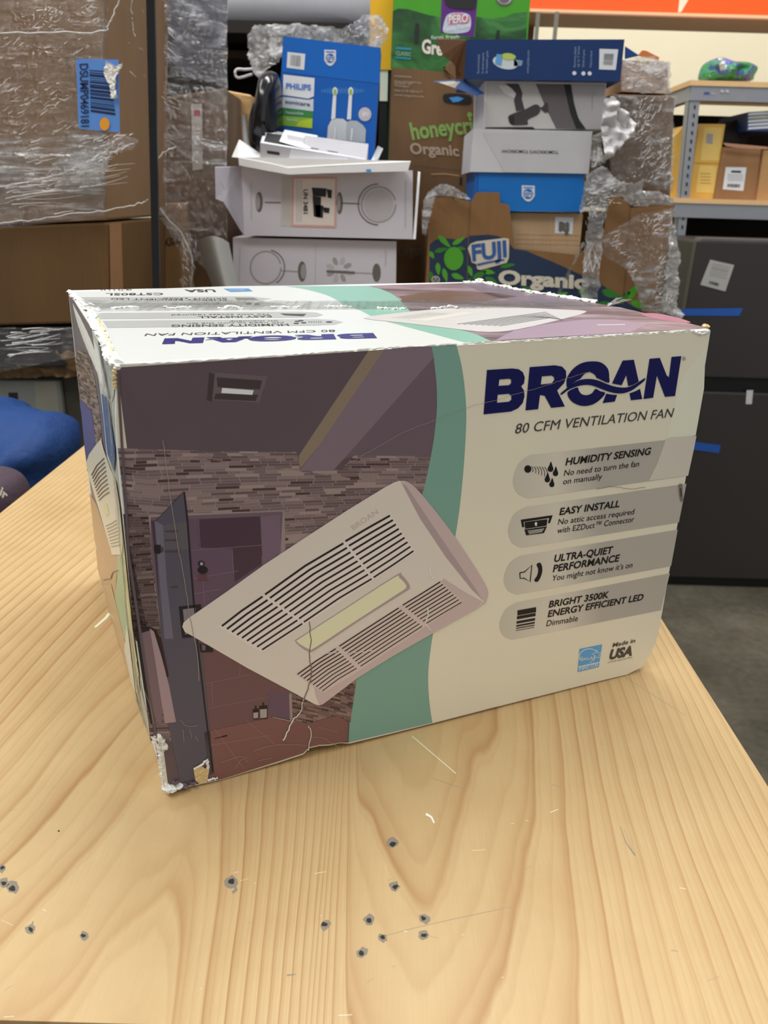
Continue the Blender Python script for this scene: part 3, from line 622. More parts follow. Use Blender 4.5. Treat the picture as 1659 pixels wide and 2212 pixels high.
# ================================================================ top of the carton
m = MB(); D = lambda pts, mat, k=1, holes=(): m.decal(TP, pts, mat, k, holes)
S = lambda pts, w, mat, k=1, w1=None: m.stroke(TP, pts, w, mat, k, w1)
KT = 1.22
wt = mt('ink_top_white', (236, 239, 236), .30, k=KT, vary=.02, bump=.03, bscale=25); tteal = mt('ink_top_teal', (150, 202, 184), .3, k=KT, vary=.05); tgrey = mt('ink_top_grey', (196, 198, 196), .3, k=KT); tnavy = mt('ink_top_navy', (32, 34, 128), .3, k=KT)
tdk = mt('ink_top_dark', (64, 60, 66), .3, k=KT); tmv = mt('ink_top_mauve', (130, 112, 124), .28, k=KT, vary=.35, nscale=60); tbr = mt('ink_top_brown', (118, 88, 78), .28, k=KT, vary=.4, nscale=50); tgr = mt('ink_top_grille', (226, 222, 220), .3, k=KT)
def toppic():
    s = NT('ink_top_picture'); c = s.coord(); n_ = s.noise(s.scale(c, (10, 46, 1), (0, 0, math.radians(25))), 1, 4, .6)
    s.bsdf(s.ramp(n_, [(.3, alb((58, 48, 54), KT)), (.42, alb((112, 88, 92), KT)), (.55, alb((156, 130, 142), KT)), (.7, alb((196, 174, 186), KT))]), .28, 0, s.bump(s.noise(c, 18, 3), .1)); return s.m
tpic = toppic()
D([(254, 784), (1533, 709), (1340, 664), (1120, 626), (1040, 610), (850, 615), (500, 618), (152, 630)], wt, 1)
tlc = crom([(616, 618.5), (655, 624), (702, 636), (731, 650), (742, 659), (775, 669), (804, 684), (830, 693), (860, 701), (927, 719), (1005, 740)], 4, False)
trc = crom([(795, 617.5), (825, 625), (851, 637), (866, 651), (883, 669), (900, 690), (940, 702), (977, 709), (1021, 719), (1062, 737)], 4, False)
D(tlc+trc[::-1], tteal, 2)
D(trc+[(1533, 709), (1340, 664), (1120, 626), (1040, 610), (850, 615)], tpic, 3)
D([(1000, 612), (1060, 614), (1130, 628), (1300, 658), (1180, 660), (1060, 640)], tmv, 4); D([(870, 650), (1000, 655), (1120, 640), (1060, 632), (960, 628), (862, 640)], tbr, 4)
D(crom([(1385, 678), (1420, 677), (1470, 688), (1492, 697), (1450, 694), (1410, 687)], 3), mt('ink_top_rose', (188, 120, 148), .3, k=KT, vary=.4, nscale=120), 4); D([(1069, 735), (1110, 714), (1180, 700), (1260, 690), (1330, 690), (1400, 700), (1360, 718)], mt('ink_top_lilac', (176, 150, 170), .3, k=KT), 4)
D(crom([(785, 687), (850, 677), (950, 667), (1020, 663), (1110, 664), (1200, 668), (1260, 671), (1262, 676), (1220, 688), (1120, 711), (1055, 717), (980, 710), (870, 697)], 3), tgr, 5)
for i in range(8): S([(988+i*13, 700+i*.6-i*.0), (1110+i*11, 683+i*.5), (1180+i*5, 674+i*2.4)], .9, tdk, 6)
for i in range(6): S([(845+i*12, 687+i*.4), (930+i*9, 675+i*.4)], .5, tgrey, 6)
D([(880, 690), (1000, 674), (1030, 676), (920, 694)], mt('ink_top_lens', (238, 234, 224), .3, k=KT), 6); S([(1290, 702), (1350, 701)], 1.6, wt, 6)
D([(222, 693), (681, 689), (722, 691), (741, 696), (722, 701), (681, 703), (232, 708)], tgrey, 3); D([(207, 676), (645, 673), (684, 675), (698, 680), (684, 684), (645, 686), (215, 689)], tgrey, 3)
D([(192, 655), (560, 652), (619, 657), (560, 662), (200, 665)], tgrey, 3); D([(176, 642), (540, 640), (587, 645.5), (540, 651), (185, 650)], tgrey, 3)
T = lambda t, p0, p1, pu, mat=tdk, b=0.0: m.text(TP, t, p0, p1, pu, mat, 5, b)
T('80 CFM VENTILATION FAN', (723, 712), (316, 720.5), (725, 716.5)); T('HUMIDITY SENSING', (622, 699), (371, 701.5), (625, 703.5), b=.015); T('No need to turn the fan', (612, 695), (404, 697.5), (613, 697.5)); T('on manually', (600, 691.5), (495, 693), (601, 694))
T('EASY INSTALL', (585, 681), (427, 683), (588, 685), b=.015); T('No attic access required', (580, 677.5), (371, 679), (581, 680)); T('ENERGY EFFICIENT LED', (489, 647), (240, 644), (491, 650), b=.015); T('BRIGHT 3500K', (489, 643.5), (350, 643), (490, 646)); T('You might not know it\'s on', (510, 655), (372, 656), (511, 658))
T('CST80SL', (352, 632.5), (229, 633.5), (353, 637), b=.015); T('USA', (463, 625), (398, 625.5), (467, 630.5), b=.03); D([(483, 623.5), (537, 623), (546, 629), (498, 630.5)], mt('ink_top_blue', (88, 158, 218), .3, k=KT), 4); S([(495, 627), (530, 625.5), (520, 627.5)], .6, wt, 5); T('48-79 5 5 66', (285, 624), (216, 624.5), (286, 627))
D(ell(711, 695.5, 7, 1.6), tdk, 5)
for i in range(6): S([(695-i*5, 693.5), (692-i*5, 695.5), (694-i*5, 697.5)], .8, tdk, 5)
for x, y in ((650, 692.5), (642, 694), (656, 697), (640, 698.5)): D(ell(x, y, 6, 1.5), tdk, 5)
D([(605, 677), (662, 678), (655, 683), (615, 681)], tdk, 5); D([(507, 643), (548, 643), (558, 647.5), (512, 647.5)], mt('ink_top_midgrey', (130, 130, 130), .3, k=KT), 5); D(ell(555, 657, 6, 1.6), tdk, 5); D(ell(537, 656, 7, 1.8), tdk, 5)
# upside-down maker's word, laid out from the front one
O = FP.P(*zl((52, 512))[0]); XE = FP.P(*zl((1540, 372))[0]); e_x = (XE-O); lx = e_x.length; e_x.normalize(); e_y = FP.n.cross(e_x)
if e_y.z < 0: e_y = -e_y
hgt = (FP.P(*zl((78, 174))[0])-O).dot(e_y)
tO = TP.P(806, 719, 5); tX = TP.P(345, 731, 5)-tO; tY = TP.P(814, 730, 5)-tO
tY = tY - tX*(tY.dot(tX)/tX.length_squared)*1.0 if False else tY
for (o_, h_) in LOGO:
    loops = []
    for lp in [o_]+h_:
        q = [FP.P(x, y)-O for x, y in lp]; q = [tO+tX*(a.dot(e_x)/lx)+tY*(a.dot(e_y)/hgt) for a in q]; loops.append(q)
    flat = [p for lp in loops for p in lp]; fs = []
    for t_ in tessellate_polygon(loops):
        nn = (flat[t_[1]]-flat[t_[0]]).cross(flat[t_[2]]-flat[t_[0]]); fs.append(t_ if nn.z > 0 else (t_[0], t_[2], t_[1]))
    m.add(flat, fs, tnavy)
tag(m.build('top_panel', carton), 'printed white and teal top flaps with upside-down wording')

# clear packing tape along the middle seam and down the left end
TAPE = film_mat('clear_tape', .16, .55, (300, 14, 14), (0, 0, math.radians(25)), (.80, .80, .76), .5, .12)
tb = TP.P(186, 662) ; m = MB()
def tape_strip(pl, top, bot, n, amp, mb, seed):
    vs_ = []; rr_ = random.Random(seed)
    for i in range(n+1):
        t = i/n
        for j in range(5):
            s_ = j/4; xa, ya = [a+(b-a)*t for a, b in zip(top[0], top[1])]; xb, yb = [a+(b-a)*t for a, b in zip(bot[0], bot[1])]
            p = pl.P(xa+(xb-xa)*s_, ya+(yb-ya)*s_, 9); vs_.append(p+pl.n*(abs(noise.noise(p*60+V((seed, 0, 0))))*amp))
    mb.add(vs_, [(i*5+j, i*5+j+1, i*5+j+6, i*5+j+5) for i in range(n) for j in range(4)], TAPE)
tape_strip(TP, ((168, 650), (1260, 651)), ((190, 672), (1300, 664)), 90, .0016, m, 3)
for q in range(7):
    r_ = random.Random(q); x = 240+q*115; ragged(m, [TP.P(x+i*12, 664+r_.uniform(-3, 3)+i*.1, 10) for i in range(6)], .0016, torn, q, 24)
m.build('packing_tape', carton, fix=False)
m = MB(); tape_strip(LP, ((205, 675), (300, 1560)), ((246, 800), (352, 1640)), 60, .0012, m, 5); m.build('packing_tape', carton)

# ================================================================ left end panel
m = MB(); D = lambda pts, mat, k=1, holes=(): m.decal(LP, pts, mat, k, holes)
S = lambda pts, w, mat, k=1, w1=None: m.stroke(LP, pts, w, mat, k, w1)
zS = zz(130, 900, 3.687); z7 = zz(0, 640, 4.607)
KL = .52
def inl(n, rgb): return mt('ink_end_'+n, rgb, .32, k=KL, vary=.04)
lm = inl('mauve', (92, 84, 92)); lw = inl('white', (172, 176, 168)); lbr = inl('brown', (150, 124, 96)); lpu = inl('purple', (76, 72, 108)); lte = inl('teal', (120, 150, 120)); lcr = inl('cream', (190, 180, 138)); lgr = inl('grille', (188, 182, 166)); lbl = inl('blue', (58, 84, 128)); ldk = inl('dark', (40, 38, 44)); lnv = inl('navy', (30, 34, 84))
mosl = mosaic('ink_end_mosaic', [(0, alb((58, 46, 44), KL)), (.2, alb((86, 72, 68), KL)), (.5, alb((110, 96, 84), KL)), (.8, alb((128, 112, 96), KL))], w=.07, h=.05, slope=.6)
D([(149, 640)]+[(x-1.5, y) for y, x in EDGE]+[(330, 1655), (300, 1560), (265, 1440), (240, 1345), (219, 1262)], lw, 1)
D([(149, 640), (190, 668), (205, 760), (222, 900), (232, 1010), (250, 1200), (262, 1400), (219, 1262)], lm, 2)
D([(155, 765), (180, 752), (196, 775), (206, 830), (214, 880), (220, 945), (219, 970), (206, 955), (200, 890), (165, 850)], mosl, 3)
D([(165, 852), (198, 890), (206, 950), (203, 980), (190, 1020), (182, 1000)], lpu, 3)
D(zS((205, 560), (290, 700), (405, 1060), (460, 1110), (440, 1400), (478, 1800), (500, 1855))+[(262, 1400), (219, 1262)]+zS((270, 1100)), lbr, 4); D([(221, 1262), (240, 1262), (268, 1380), (300, 1530), (262, 1440), (240, 1345)], inl('tan', (156, 134, 104)), 6)
D(zS((455, 1100), (490, 1105), (505, 1300), (535, 1640), (510, 1830), (485, 1835), (445, 1560), (432, 1480), (452, 1280)), lte, 5)
D(zS((490, 900), (500, 870), (540, 1150), (600, 1700), (672, 2150), (600, 2212), (530, 1660), (505, 1300)), lcr, 4)
D(zS((325, 175), (345, 260), (400, 420), (440, 500), (475, 720), (500, 1000), (495, 1100), (410, 1100), (400, 1050), (280, 650), (225, 460), (205, 370), (230, 300), (280, 230)), lgr, 6)
for i in range(9):
    t = i/8; S(zS(*[lerp2(a, b, t) for a, b in (((248, 468), (308, 668)), ((290, 390), (345, 630)), ((350, 330), (390, 600)))]), 1.9, ldk, 8)
for i in range(8):
    t = i/7; S(zS(*[lerp2(a, b, t) for a, b in (((362, 872), (405, 1036)), ((410, 850), (440, 1030)), ((448, 825), (480, 1020)))]), 1.2, ldk, 8)
D(zS((340, 710), (370, 690), (390, 770), (365, 800)), lcr, 7)
D([(205, 690), (218, 690), (247, 800), (256, 870), (240, 870), (222, 800)], lw, 3); D([(219, 850), (232, 860), (250, 980), (246, 1020), (232, 980)], lbl, 5); S([(213, 735), (220, 780), (230, 828)], 3.4, lnv, 6); S([(222, 790), (230, 830), (236, 862)], 2.6, lnv, 6); S(wob([(209, 730), (219, 790), (232, 870), (242, 960)], 1, 7), 1.2, lw, 9)
D(zS((530, 1650), (545, 1750), (600, 2212), (560, 2100), (510, 1860)), lw, 7)
S(wob(zS((345, 1300), (400, 1290), (420, 1240), (460, 1225)), 1, 8), 2, ldk, 7)
tag(m.build('end_panel', carton), 'scuffed left end of the carton under glossy tape')

# ---- torn edges
m = MB(); nT = TP.n
ragged(m, [TP.P(x, y, 4) for x, y in ((190, 664), (200, 690), (215, 715), (230, 745), (240, 770), (248, 788))], .0030, torn, 1, 40)
ragged(m, [TP.P(x, y, 8) for x, y in ((208, 690), (222, 716), (236, 745), (243, 775))], .0016, tan, 2, 40)
ragged(m, [TP.P(x, y, 4) for x, y in ((148, 628), (168, 648), (192, 668))], .0022, torn, 3, 24)
ragged(m, [FP.P(x, y, 4) for x, y in ((250, 792), (247, 820), (248, 840))], .0014, tan, 4, 14, nrm=FP.n)
for i, (x, y, r) in enumerate(((250, 784, .0035), (236, 776, .003), (253, 792, .002), (205, 672, .004), (196, 660, .003))): shred(m, TP.P(x, y, 6), r, torn, i)
e = m.build('torn_edge', carton); tag(e, 'ragged white torn paper along the left top edge')
m = MB()
ragged(m, [TP.P(x, y, 2) for x, y in ((1000, 611), (1040, 609), (1090, 620), (1140, 630), (1210, 640), (1290, 652))], .0032, torn, 9, 60); shred(m, TP.P(1035, 606, 6), .004, torn, 31); shred(m, TP.P(1140, 632, 6), .004, torn, 32)
for a, b, w_ in (((1310, 660), (1345, 650), 3), ((1315, 660), (1366, 655), 2.4), ((1312, 662), (1340, 662), 3)):
    q0, q1 = TP.P(*a, 6), TP.P(*b, 14)+V((0, 0, .003)); m.add([q0, q0+V((.002, .003, .0015)), q1, q0.lerp(q1, .5)+V((0, -.002, .003))], [(0, 1, 2), (0, 2, 3)], torn)
tag(m.build('torn_edge', carton), 'fuzzy torn paper along the rear top edge')
m = MB()
shred(m, TP.P(1524, 706, 3), .003, tan, 41); ragged(m, [FP.P(x, y, 3) for x, y in ((1495, 716), (1515, 722), (1532, 716))], .0012, torn, 42, 14, nrm=FP.n); ragged(m, [FP.P(x, y, 3) for x, y in ((260, 788), (420, 780), (640, 766), (830, 752), (1100, 737), (1500, 714))], .00055, torn, 43, 160, nrm=FP.n)
tag(m.build('torn_edge', carton), 'frayed white paper along the front top edge')
m = MB()
C0 = FP.P(370, 1702, 4)
for i, (x, y, r) in enumerate(((366, 1706, .0042), (374, 1714, .0035), (388, 1700, .0035), (400, 1697, .003), (415, 1692, .0022), (378, 1690, .0025))): q = FP.P(x, y, 8); q.z = max(q.z, ZT+r*1.25); shred(m, q, r, torn if i < 3 else mauve, 50+i)
m.decal(FP, zA((795, 1325), (835, 1305), (870, 1330), (880, 1290), (890, 1340), (878, 1410), (830, 1418), (808, 1400)), tan, 21); ragged(m, [FP.P(*p, 21) for p in zA((880, 1400), (905, 1392), (940, 1385))], .0012, torn, 60, 14, nrm=FP.n)
ragged(m, [FP.P(*p, 20) for p in zA((800, 1330), (850, 1305), (878, 1270), (885, 1330))], .0010, torn, 61, 16, nrm=FP.n)
for i, p in enumerate(zA((590, 1140), (612, 1165), (622, 1200), (600, 1250))): shred(m, FP.P(*p, 6), .0028, torn, 70+i, (.8, .6, 1))
ragged(m, [FP.P(*p, 12) for p in zA((555, 1130), (600, 1250), (612, 1400), (625, 1460))], .0016, torn, 77, 26, nrm=FP.n)
tag(m.build('crushed_corner', carton), 'crushed lower left corner with white torn paper')
ILL = 0.80
# ================================================================ things behind the bench
SCALE_EPS = .0006
def quad4(pl, q): return [pl.P(x, y) for x, y in q]
def carton_px(name, label, cat, q, Y, depth, mat, group=None, bevel=.003, yaw=0, bottom=None, cx=None, top=None):
    """upright carton whose front face is the pixel outline q at depth Y; returns (root, front surface)"""
    pl = PY(Y) if not yaw else yawed(Y, cx if cx is not None else q[0][0], yaw)
    a = quad4(pl, q)
    if bottom is not None:
        for i in (2, 3): a[i] = a[i].copy(); a[i].z = bottom
    if top is not None:
        for i in (0, 1): a[i] = a[i].copy(); a[i].z = top
    dv = -pl.n*depth; dv.z = 0
    b = [p+dv for p in a]; c = sum(a+b, V())/8; c.z = min(p.z for p in a)
    root = thing(name, label, cat, c, group); m = MB(); m.hexa(a, b, mat)
    root['_n'] = 1; del root['_n']
    return root, pl, m, a, b
def done(m, root, bevel=.003, name='body'): return m.build(name, root, fix=False if m.uv else True, bevel=0)

def bars(m, pl, q, n, mat, k=3, seed=0, vertical=True):
    """bar code inside quad q (tl,tr,br,bl)"""
    r_ = random.Random(seed); t = 0.04
    while t < .96:
        w = r_.choice((.012, .02, .035, .05)); w2 = min(.96, t+w)
        if vertical: m.decal(pl, [lerp2(q[0], q[1], t), lerp2(q[0], q[1], w2), lerp2(q[3], q[2], w2), lerp2(q[3], q[2], t)], mat, k)
        else: m.decal(pl, [lerp2(q[0], q[3], t), lerp2(q[1], q[2], t), lerp2(q[1], q[2], w2), lerp2(q[0], q[3], w2)], mat, k)
        t = w2+r_.choice((.012, .02, .03))
KR = kraft('kraft', (132, 102, 68)); KRD = kraft('kraft_dark', (104, 80, 56)); KRL = kraft('kraft_light', (176, 138, 98)); KRW = kraft('kraft_warm', (150, 112, 70))
ink_w = mt('paint_white', (205, 198, 185), .6); ink_k = mt('paint_black', (26, 25, 27), .6); ink_g = mt('paint_grey', (120, 118, 120), .6)

# ---------------------------------------------------------------- load at the left, wrapped in stretch film
YL = 1.35
def solid_box(name, label, cat, q, Y, depth, mat, group=None, bottom=None, top=None):
    r, pl, m, a, b = carton_px(name, label, cat, q, Y, depth, mat, group, bottom=bottom, top=top); m.build('body', r, fix=True, bevel=.004); return r, pl, a, b
zq = PZ(0)
lowz = PY(YL).P(120, 698).z
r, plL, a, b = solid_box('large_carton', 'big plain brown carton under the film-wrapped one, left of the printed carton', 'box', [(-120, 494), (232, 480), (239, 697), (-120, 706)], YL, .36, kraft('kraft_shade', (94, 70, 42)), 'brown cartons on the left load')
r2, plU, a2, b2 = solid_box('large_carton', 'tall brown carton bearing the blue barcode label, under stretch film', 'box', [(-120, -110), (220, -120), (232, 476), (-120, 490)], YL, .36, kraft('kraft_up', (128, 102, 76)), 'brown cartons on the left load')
# side of the lower one coloured lighter than its front
m = MB(); 
side = Plane.of(a[1], a[2], b[1])
m.decal(side, [(236, 482), (262, 480), (268, 694), (240, 698)], kraft('kraft_side_pale', (140, 106, 72)), 2); tag(m.build('pale_side_strip', r), 'paler strip on the side face')
# base the load stands on
zt_ = a[2].z
r, pl, aa, bb = solid_box('carton', 'dark carton in grey film beneath the big brown carton', 'box', [(-120, 712), (236, 702), (243, 790), (-120, 800)], YL+.02, .34, mt('dark_goods', (46, 44, 44), .5), None)
kz = aa[2].z
r, plw, aw, bw = solid_box('white_carton', 'greyish white carton with small black marks behind the blue bag', 'box', [(-110, 822), (128, 822), (150, 1000), (-110, 1000)], YL+.05, .3, mt('grey_white', (118, 120, 114), .6), None, bottom=.13)  # white card given an even mid-grey tone
m = MB(); m.decal(plw, [(18, 848), (38, 848), (39, 864), (19, 864)], ink_k, 1); m.decal(plw, ell(32, 878, 13, 5, 14, 10), ink_g, 1); m.decal(plw, ell(2, 866, 6, 9, 12), ink_g, 1); m.decal(plw, [(75, 826), (122, 824), (130, 900), (78, 902)], mt('grey_cream', (132, 130, 116), .6), 1)
m.build('printed_marks', r)
r, pl_, _, _ = solid_box('carton', 'dark grey carton edge between the white carton and the printed carton', 'box', [(132, 812), (190, 808), (200, 930), (142, 935)], YL+.06, .25, mt('olive_dark', (62, 58, 48), .7), None, bottom=.13)
m = MB()
for i in range(4): m.box((-1.45+.0, YL-.02+i*.13, .10), (-.52, YL+.06+i*.13, .125), mt('pallet_wood', (150, 120, 84), .8))
for i in range(3): m.box((-1.45+i*.41, YL-.02, .0), (-1.34+i*.41, YL+.45, .10), mt('pallet_wood', (150, 120, 84), .8))
pr_ = thing('pallet', 'wooden pallet on the floor under the left film-wrapped load', 'pallet', (-1, YL+.2, 0)); m.build('deck', pr_)
# crumpled kraft paper and dark scraps between
m = MB(); crumple(m, PY(YL+.03, .001), [(-10, 775), (60, 770), (100, 745), (160, 735), (196, 760), (200, 815), (-10, 822)], 4, .05, kraft('kraft_paper', (120, 96, 66)), 5, 14)
tag(m.build('crumpled_paper', smooth=True), 'crumpled brown packing paper above the greyish white carton', 'paper')

# second load further back
r3, pl3, a3, b3 = solid_box('carton', 'brown carton wrapped in film right behind the black strap', 'box', [(322, 215), (486, 190), (478, 470), (330, 470)], 1.80, .3, kraft('kraft_back', (112, 92, 74)), None, bottom=.66)
m = MB(); m.decal(pl3, [(413, 225), (436, 225), (438, 365), (416, 368)], mt('white_slip', (196, 192, 186), .5), 1); m.decal(pl3, [(418, 238), (432, 238), (433, 250), (419, 250)], mt('pink_mark', (196, 92, 112), .5), 2); m.build('paper_slip', r3)
r, pl, _, _ = solid_box('carton', 'brown carton with black hand-stamped letters below the film', 'box', [(326, 440), (384, 438), (404, 640), (330, 640)], 1.70, .09, kraft('kraft_kill', (134, 104, 68)), None, bottom=.66)
m = MB(); m.text(pl, 'KILL', (356, 534), (390, 524), (355, 516), ink_k, 2, .02); m.text(pl, 'E', (341, 540), (350, 539), (341, 512), ink_k, 2); m.build('stamped_word', r)
r, pl, _, _ = solid_box('carton', 'dark brown carton behind the stamped carton', 'box', [(360, 478), (486, 475), (470, 640), (410, 640)], 1.795, .002, KRD, None, bottom=.66)  # thin sheet in the darker kraft
m = MB(); crumple(m, PY(1.76, .001), [(285, -40), (495, -40), (490, 190), (400, 165), (330, 100), (290, 60)], 6, .05, mt('dark_blue_wrap', (66, 68, 80), .35, bump=.5, bscale=30), 8, 6)
tag(m.build('dark_sheet', smooth=True), 'dark blue-grey plastic sheet at the top of the left load under stretch film', 'plastic sheet')
r, pl, _, _ = solid_box('load_base', 'low carton stack hidden under the rear left cartons', 'box', [(322, 645), (480, 645), (480, 700), (322, 700)], 1.72, .5, KRD, None, bottom=0.0, top=.66)

# the film itself
def curtain(name, path, rows, mat, seed, amp=.012, cols=110, rown=90, fq=9):
    """film hanging round the load: path = [(px column, Y depth)...], rows = functions for the top and bottom pixel row at each column"""
    m = MB(); L = [0]
    for (x, Y), (x2, Y2) in zip(path, path[1:]): L.append(L[-1]+abs(x2-x))
    vs_ = []; uvs = []
    for i in range(cols+1):
        t = L[-1]*i/cols; j = max(k for k in range(len(path)-1) if L[k] <= t+1e-9); q = (t-L[j])/(L[j+1]-L[j])
        x = path[j][0]+(path[j+1][0]-path[j][0])*q; Y = path[j][1]+(path[j+1][1]-path[j][1])*q; yt, yb = rows(x)
        for k in range(rown+1):
            y = yt+(yb-yt)*k/rown; p = PY(Y).P(x, y)
            s_ = p*fq+V((seed*3.1, 0, 0)); s2 = V((s_.x, s_.y, s_.z*2.5)); h = noise.noise(s2)+.5*noise.noise(s2*2.7)
            vs_.append(p+V((0, -1, 0))*(abs(h)*amp))
    n = rown+1; m.add(vs_, [(i*n+k, i*n+k+1, (i+1)*n+k+1, (i+1)*n+k) for i in range(cols) for k in range(rown)], mat); return m
FA = film_mat('stretch_film', .10, .95, (6, 6, 60), (0, math.radians(28), 0), th=.585, rough=.12)
FB = film_mat('stretch_film_level', .08, .95, (3, 3, 90), (0, math.radians(4), 0), th=.57, rough=.12)
FC = film_mat('stretch_film_loose', .12, .95, (22, 22, 70), (0, math.radians(40), 0), th=.56, rough=.12)
FD = film_mat('stretch_film_heavy', .30, 1.0, (18, 18, 60), (0, math.radians(-50), 0), th=.52, rough=.12)
wrap = thing('stretch_film', 'clear stretch film wound round the left load of brown cartons', 'plastic wrap', (-.8, YL-.03, .9))
def botrow(x): return (-60, 486-max(0, x)*.09 if x < 330 else 456+(x-330)*1.1)
curtain('film', [(-60, YL-.015), (222, YL-.015), (330, YL+.33), (492, 1.72)], botrow, FA, 1).build('film_sheet', wrap, smooth=True)
curtain('film', [(-60, YL-.02), (222, YL-.02), (330, YL+.28)], lambda x: (300-.05*x, 492-max(0, x)*.09), FB, 2, rown=50).build('film_sheet', wrap, smooth=True)
curtain('film', [(-60, YL-.0), (150, YL-.0), (200, YL+.02)], lambda x: (705, 800-x*.18), FB, 3, .025, 60, 30).build('film_sheet', wrap, smooth=True)
rope = mt('film_rope', (205, 205, 205), .25, bump=.5, bscale=120)
def prope(pts, r, Y, nm='film_edge', par=wrap, mat=None, jit=.0015, seed=0):
    r_ = random.Random(seed); P = [PY(Y if not isinstance(Y, (list, tuple)) else Y[0]+(Y[1]-Y[0])*i/(len(crom(pts, 6, False))-1)).P(x, y)+V((r_.uniform(-1, 1), r_.uniform(-1, 1), r_.uniform(-1, 1)))*jit for i, (x, y) in enumerate(crom(pts, 6, False))]
    m = MB(); m.tube(P, r, mat or rope, 6); return m.build(nm, par, smooth=True)
prope([(-40, 72), (60, 71), (215, 68), (232, 55), (246, 30), (262, -20)], .0010, YL-.035)
prope([(-30, 484), (60, 476), (140, 464), (225, 455), (300, 440), (318, 432)], .0009, YL-.03, seed=1); prope([(-30, 408), (60, 392), (140, 372), (190, 350), (240, 330), (290, 308)], .0009, YL-.03, seed=2)
prope([(330, 430), (360, 470), (395, 510), (415, 570), (408, 640)], .0012, 1.66, seed=3); prope([(285, -20), (284, 40), (290, 80)], .0012, YL+.1, seed=4)
prope([(333, 400), (338, 350), (352, 330), (380, 318)], .0014, 1.5, seed=5)
# bunched knot of film on the corner
m = MB(); crumple(m, PY(YL-.05, .001), [(120, 345), (200, 312), (260, 285), (300, 300), (285, 325), (240, 340), (225, 385), (195, 405), (150, 400), (95, 385)], 3, .03, FC, 11, 22); m.build('film_knot', wrap, smooth=True)
m = MB(); crumple(m, PY(1.62, .001), [(330, 430), (380, 470), (410, 500), (425, 560), (418, 640), (395, 640), (390, 560), (350, 480)], 3.5, .03, FC, 12, 22); m.build('film_knot', wrap, smooth=True)
def crease_highlights(par, poly, Y, ang, n, l0, l1, seed, r0=.0003, spread=.25):
    """thin white tubes added as highlights on the film"""
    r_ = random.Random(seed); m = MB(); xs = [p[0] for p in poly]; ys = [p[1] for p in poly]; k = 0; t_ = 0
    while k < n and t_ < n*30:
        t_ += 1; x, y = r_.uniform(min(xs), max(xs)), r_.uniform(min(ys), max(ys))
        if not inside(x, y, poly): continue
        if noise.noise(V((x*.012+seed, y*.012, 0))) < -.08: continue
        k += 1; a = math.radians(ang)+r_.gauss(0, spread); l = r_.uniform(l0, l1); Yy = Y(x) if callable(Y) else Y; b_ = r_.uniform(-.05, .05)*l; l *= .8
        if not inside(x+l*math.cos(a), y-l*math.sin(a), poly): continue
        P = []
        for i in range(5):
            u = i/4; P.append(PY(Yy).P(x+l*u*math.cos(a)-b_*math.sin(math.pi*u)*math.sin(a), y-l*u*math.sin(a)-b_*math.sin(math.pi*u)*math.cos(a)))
        m.tube(P, r0*r_.uniform(.5, 1.5), highlight, 4, r0*.3)
    return tag(m.build('film_highlights', par), kind='stuff')
highlight = mt('film_highlight', (250, 250, 250), .2, k=1.0, vary=.0)  # near-white colour for the strands that imitate highlights
YW = lambda x: YL-.03 if x < 222 else YL-.03+(x-222)*.0031
crease_highlights(wrap, [(0, 0), (215, 0), (215, 66), (0, 68)], YW, 25, 46, 5, 26, 1, .0004, .6)
crease_highlights(wrap, [(0, 78), (235, 78), (160, 120), (160, 290), (0, 300)], YW, 32, 70, 5, 26, 2, .0003, .18)
crease_highlights(wrap, [(0, 290), (290, 290), (300, 330), (180, 400), (0, 430)], YW, 12, 80, 8, 46, 3, .0004, .15)
crease_highlights(wrap, [(0, 400), (300, 330), (310, 430), (0, 486)], YW, 8, 40, 40, 170, 4, .0004, .05)
crease_highlights(wrap, [(265, 0), (315, 0), (315, 180), (270, 200)], YW, -60, 26, 6, 40, 5, .0004, .4)
crease_highlights(wrap, [(330, -5), (488, -5), (488, 190), (330, 110)], YW, -42, 80, 14, 50, 6, .0004, .08)
crease_highlights(wrap, [(330, 110), (480, 200), (480, 420), (340, 400)], YW, -35, 40, 6, 40, 7, .0004, .5)
crease_highlights(wrap, [(0, 712), (150, 708), (150, 750), (0, 790)], YL-.03, 6, 34, 20, 110, 8, .0006, .08)
crease_highlights(wrap, [(200, 290), (290, 285), (290, 310), (235, 345), (225, 390), (170, 400)], YL-.07, 35, 50, 6, 26, 9, .0004, .35)
crease_highlights(wrap, [(345, 440), (385, 440), (425, 520), (425, 630), (395, 630), (385, 520)], 1.58, -60, 40, 5, 24, 10, .0004, .4)
# blue bar code label
lp_ = PY(YL-.035, .0005); m = MB(); blu = mt('label_blue', (84, 134, 204), .5)
m.decal(lp_, [(164, 127), (256, 129), (259, 286), (170, 278)], blu, 0)
bars(m, lp_, [(193, 147), (238, 150), (250, 254), (196, 246)], 20, mt('label_ink', (22, 30, 66), .5), 1, 3, vertical=False)
m.text(lp_, 'DSUMP0469181', (172, 138), (175, 274), (190, 137), mt('label_ink', (22, 30, 66), .5), 2, .012)
m.decal(lp_, ell(226, 268, 10.5, 14), mt('orange_dot', (232, 148, 30), .5), 3)
w_ = MB(); crumple(w_, PY(YL-.04, .0005), [(228, 130), (250, 142), (268, 134), (262, 148), (252, 165), (250, 190), (256, 212), (240, 215), (236, 185), (222, 158)], 1.6, .006, mt('torn_label', (214, 212, 208), .6), 3, 60)
lb = m.build('barcode_label', wrap); tag(lb, 'blue barcode label with orange dot'); w_.build('torn_scrap', wrap)

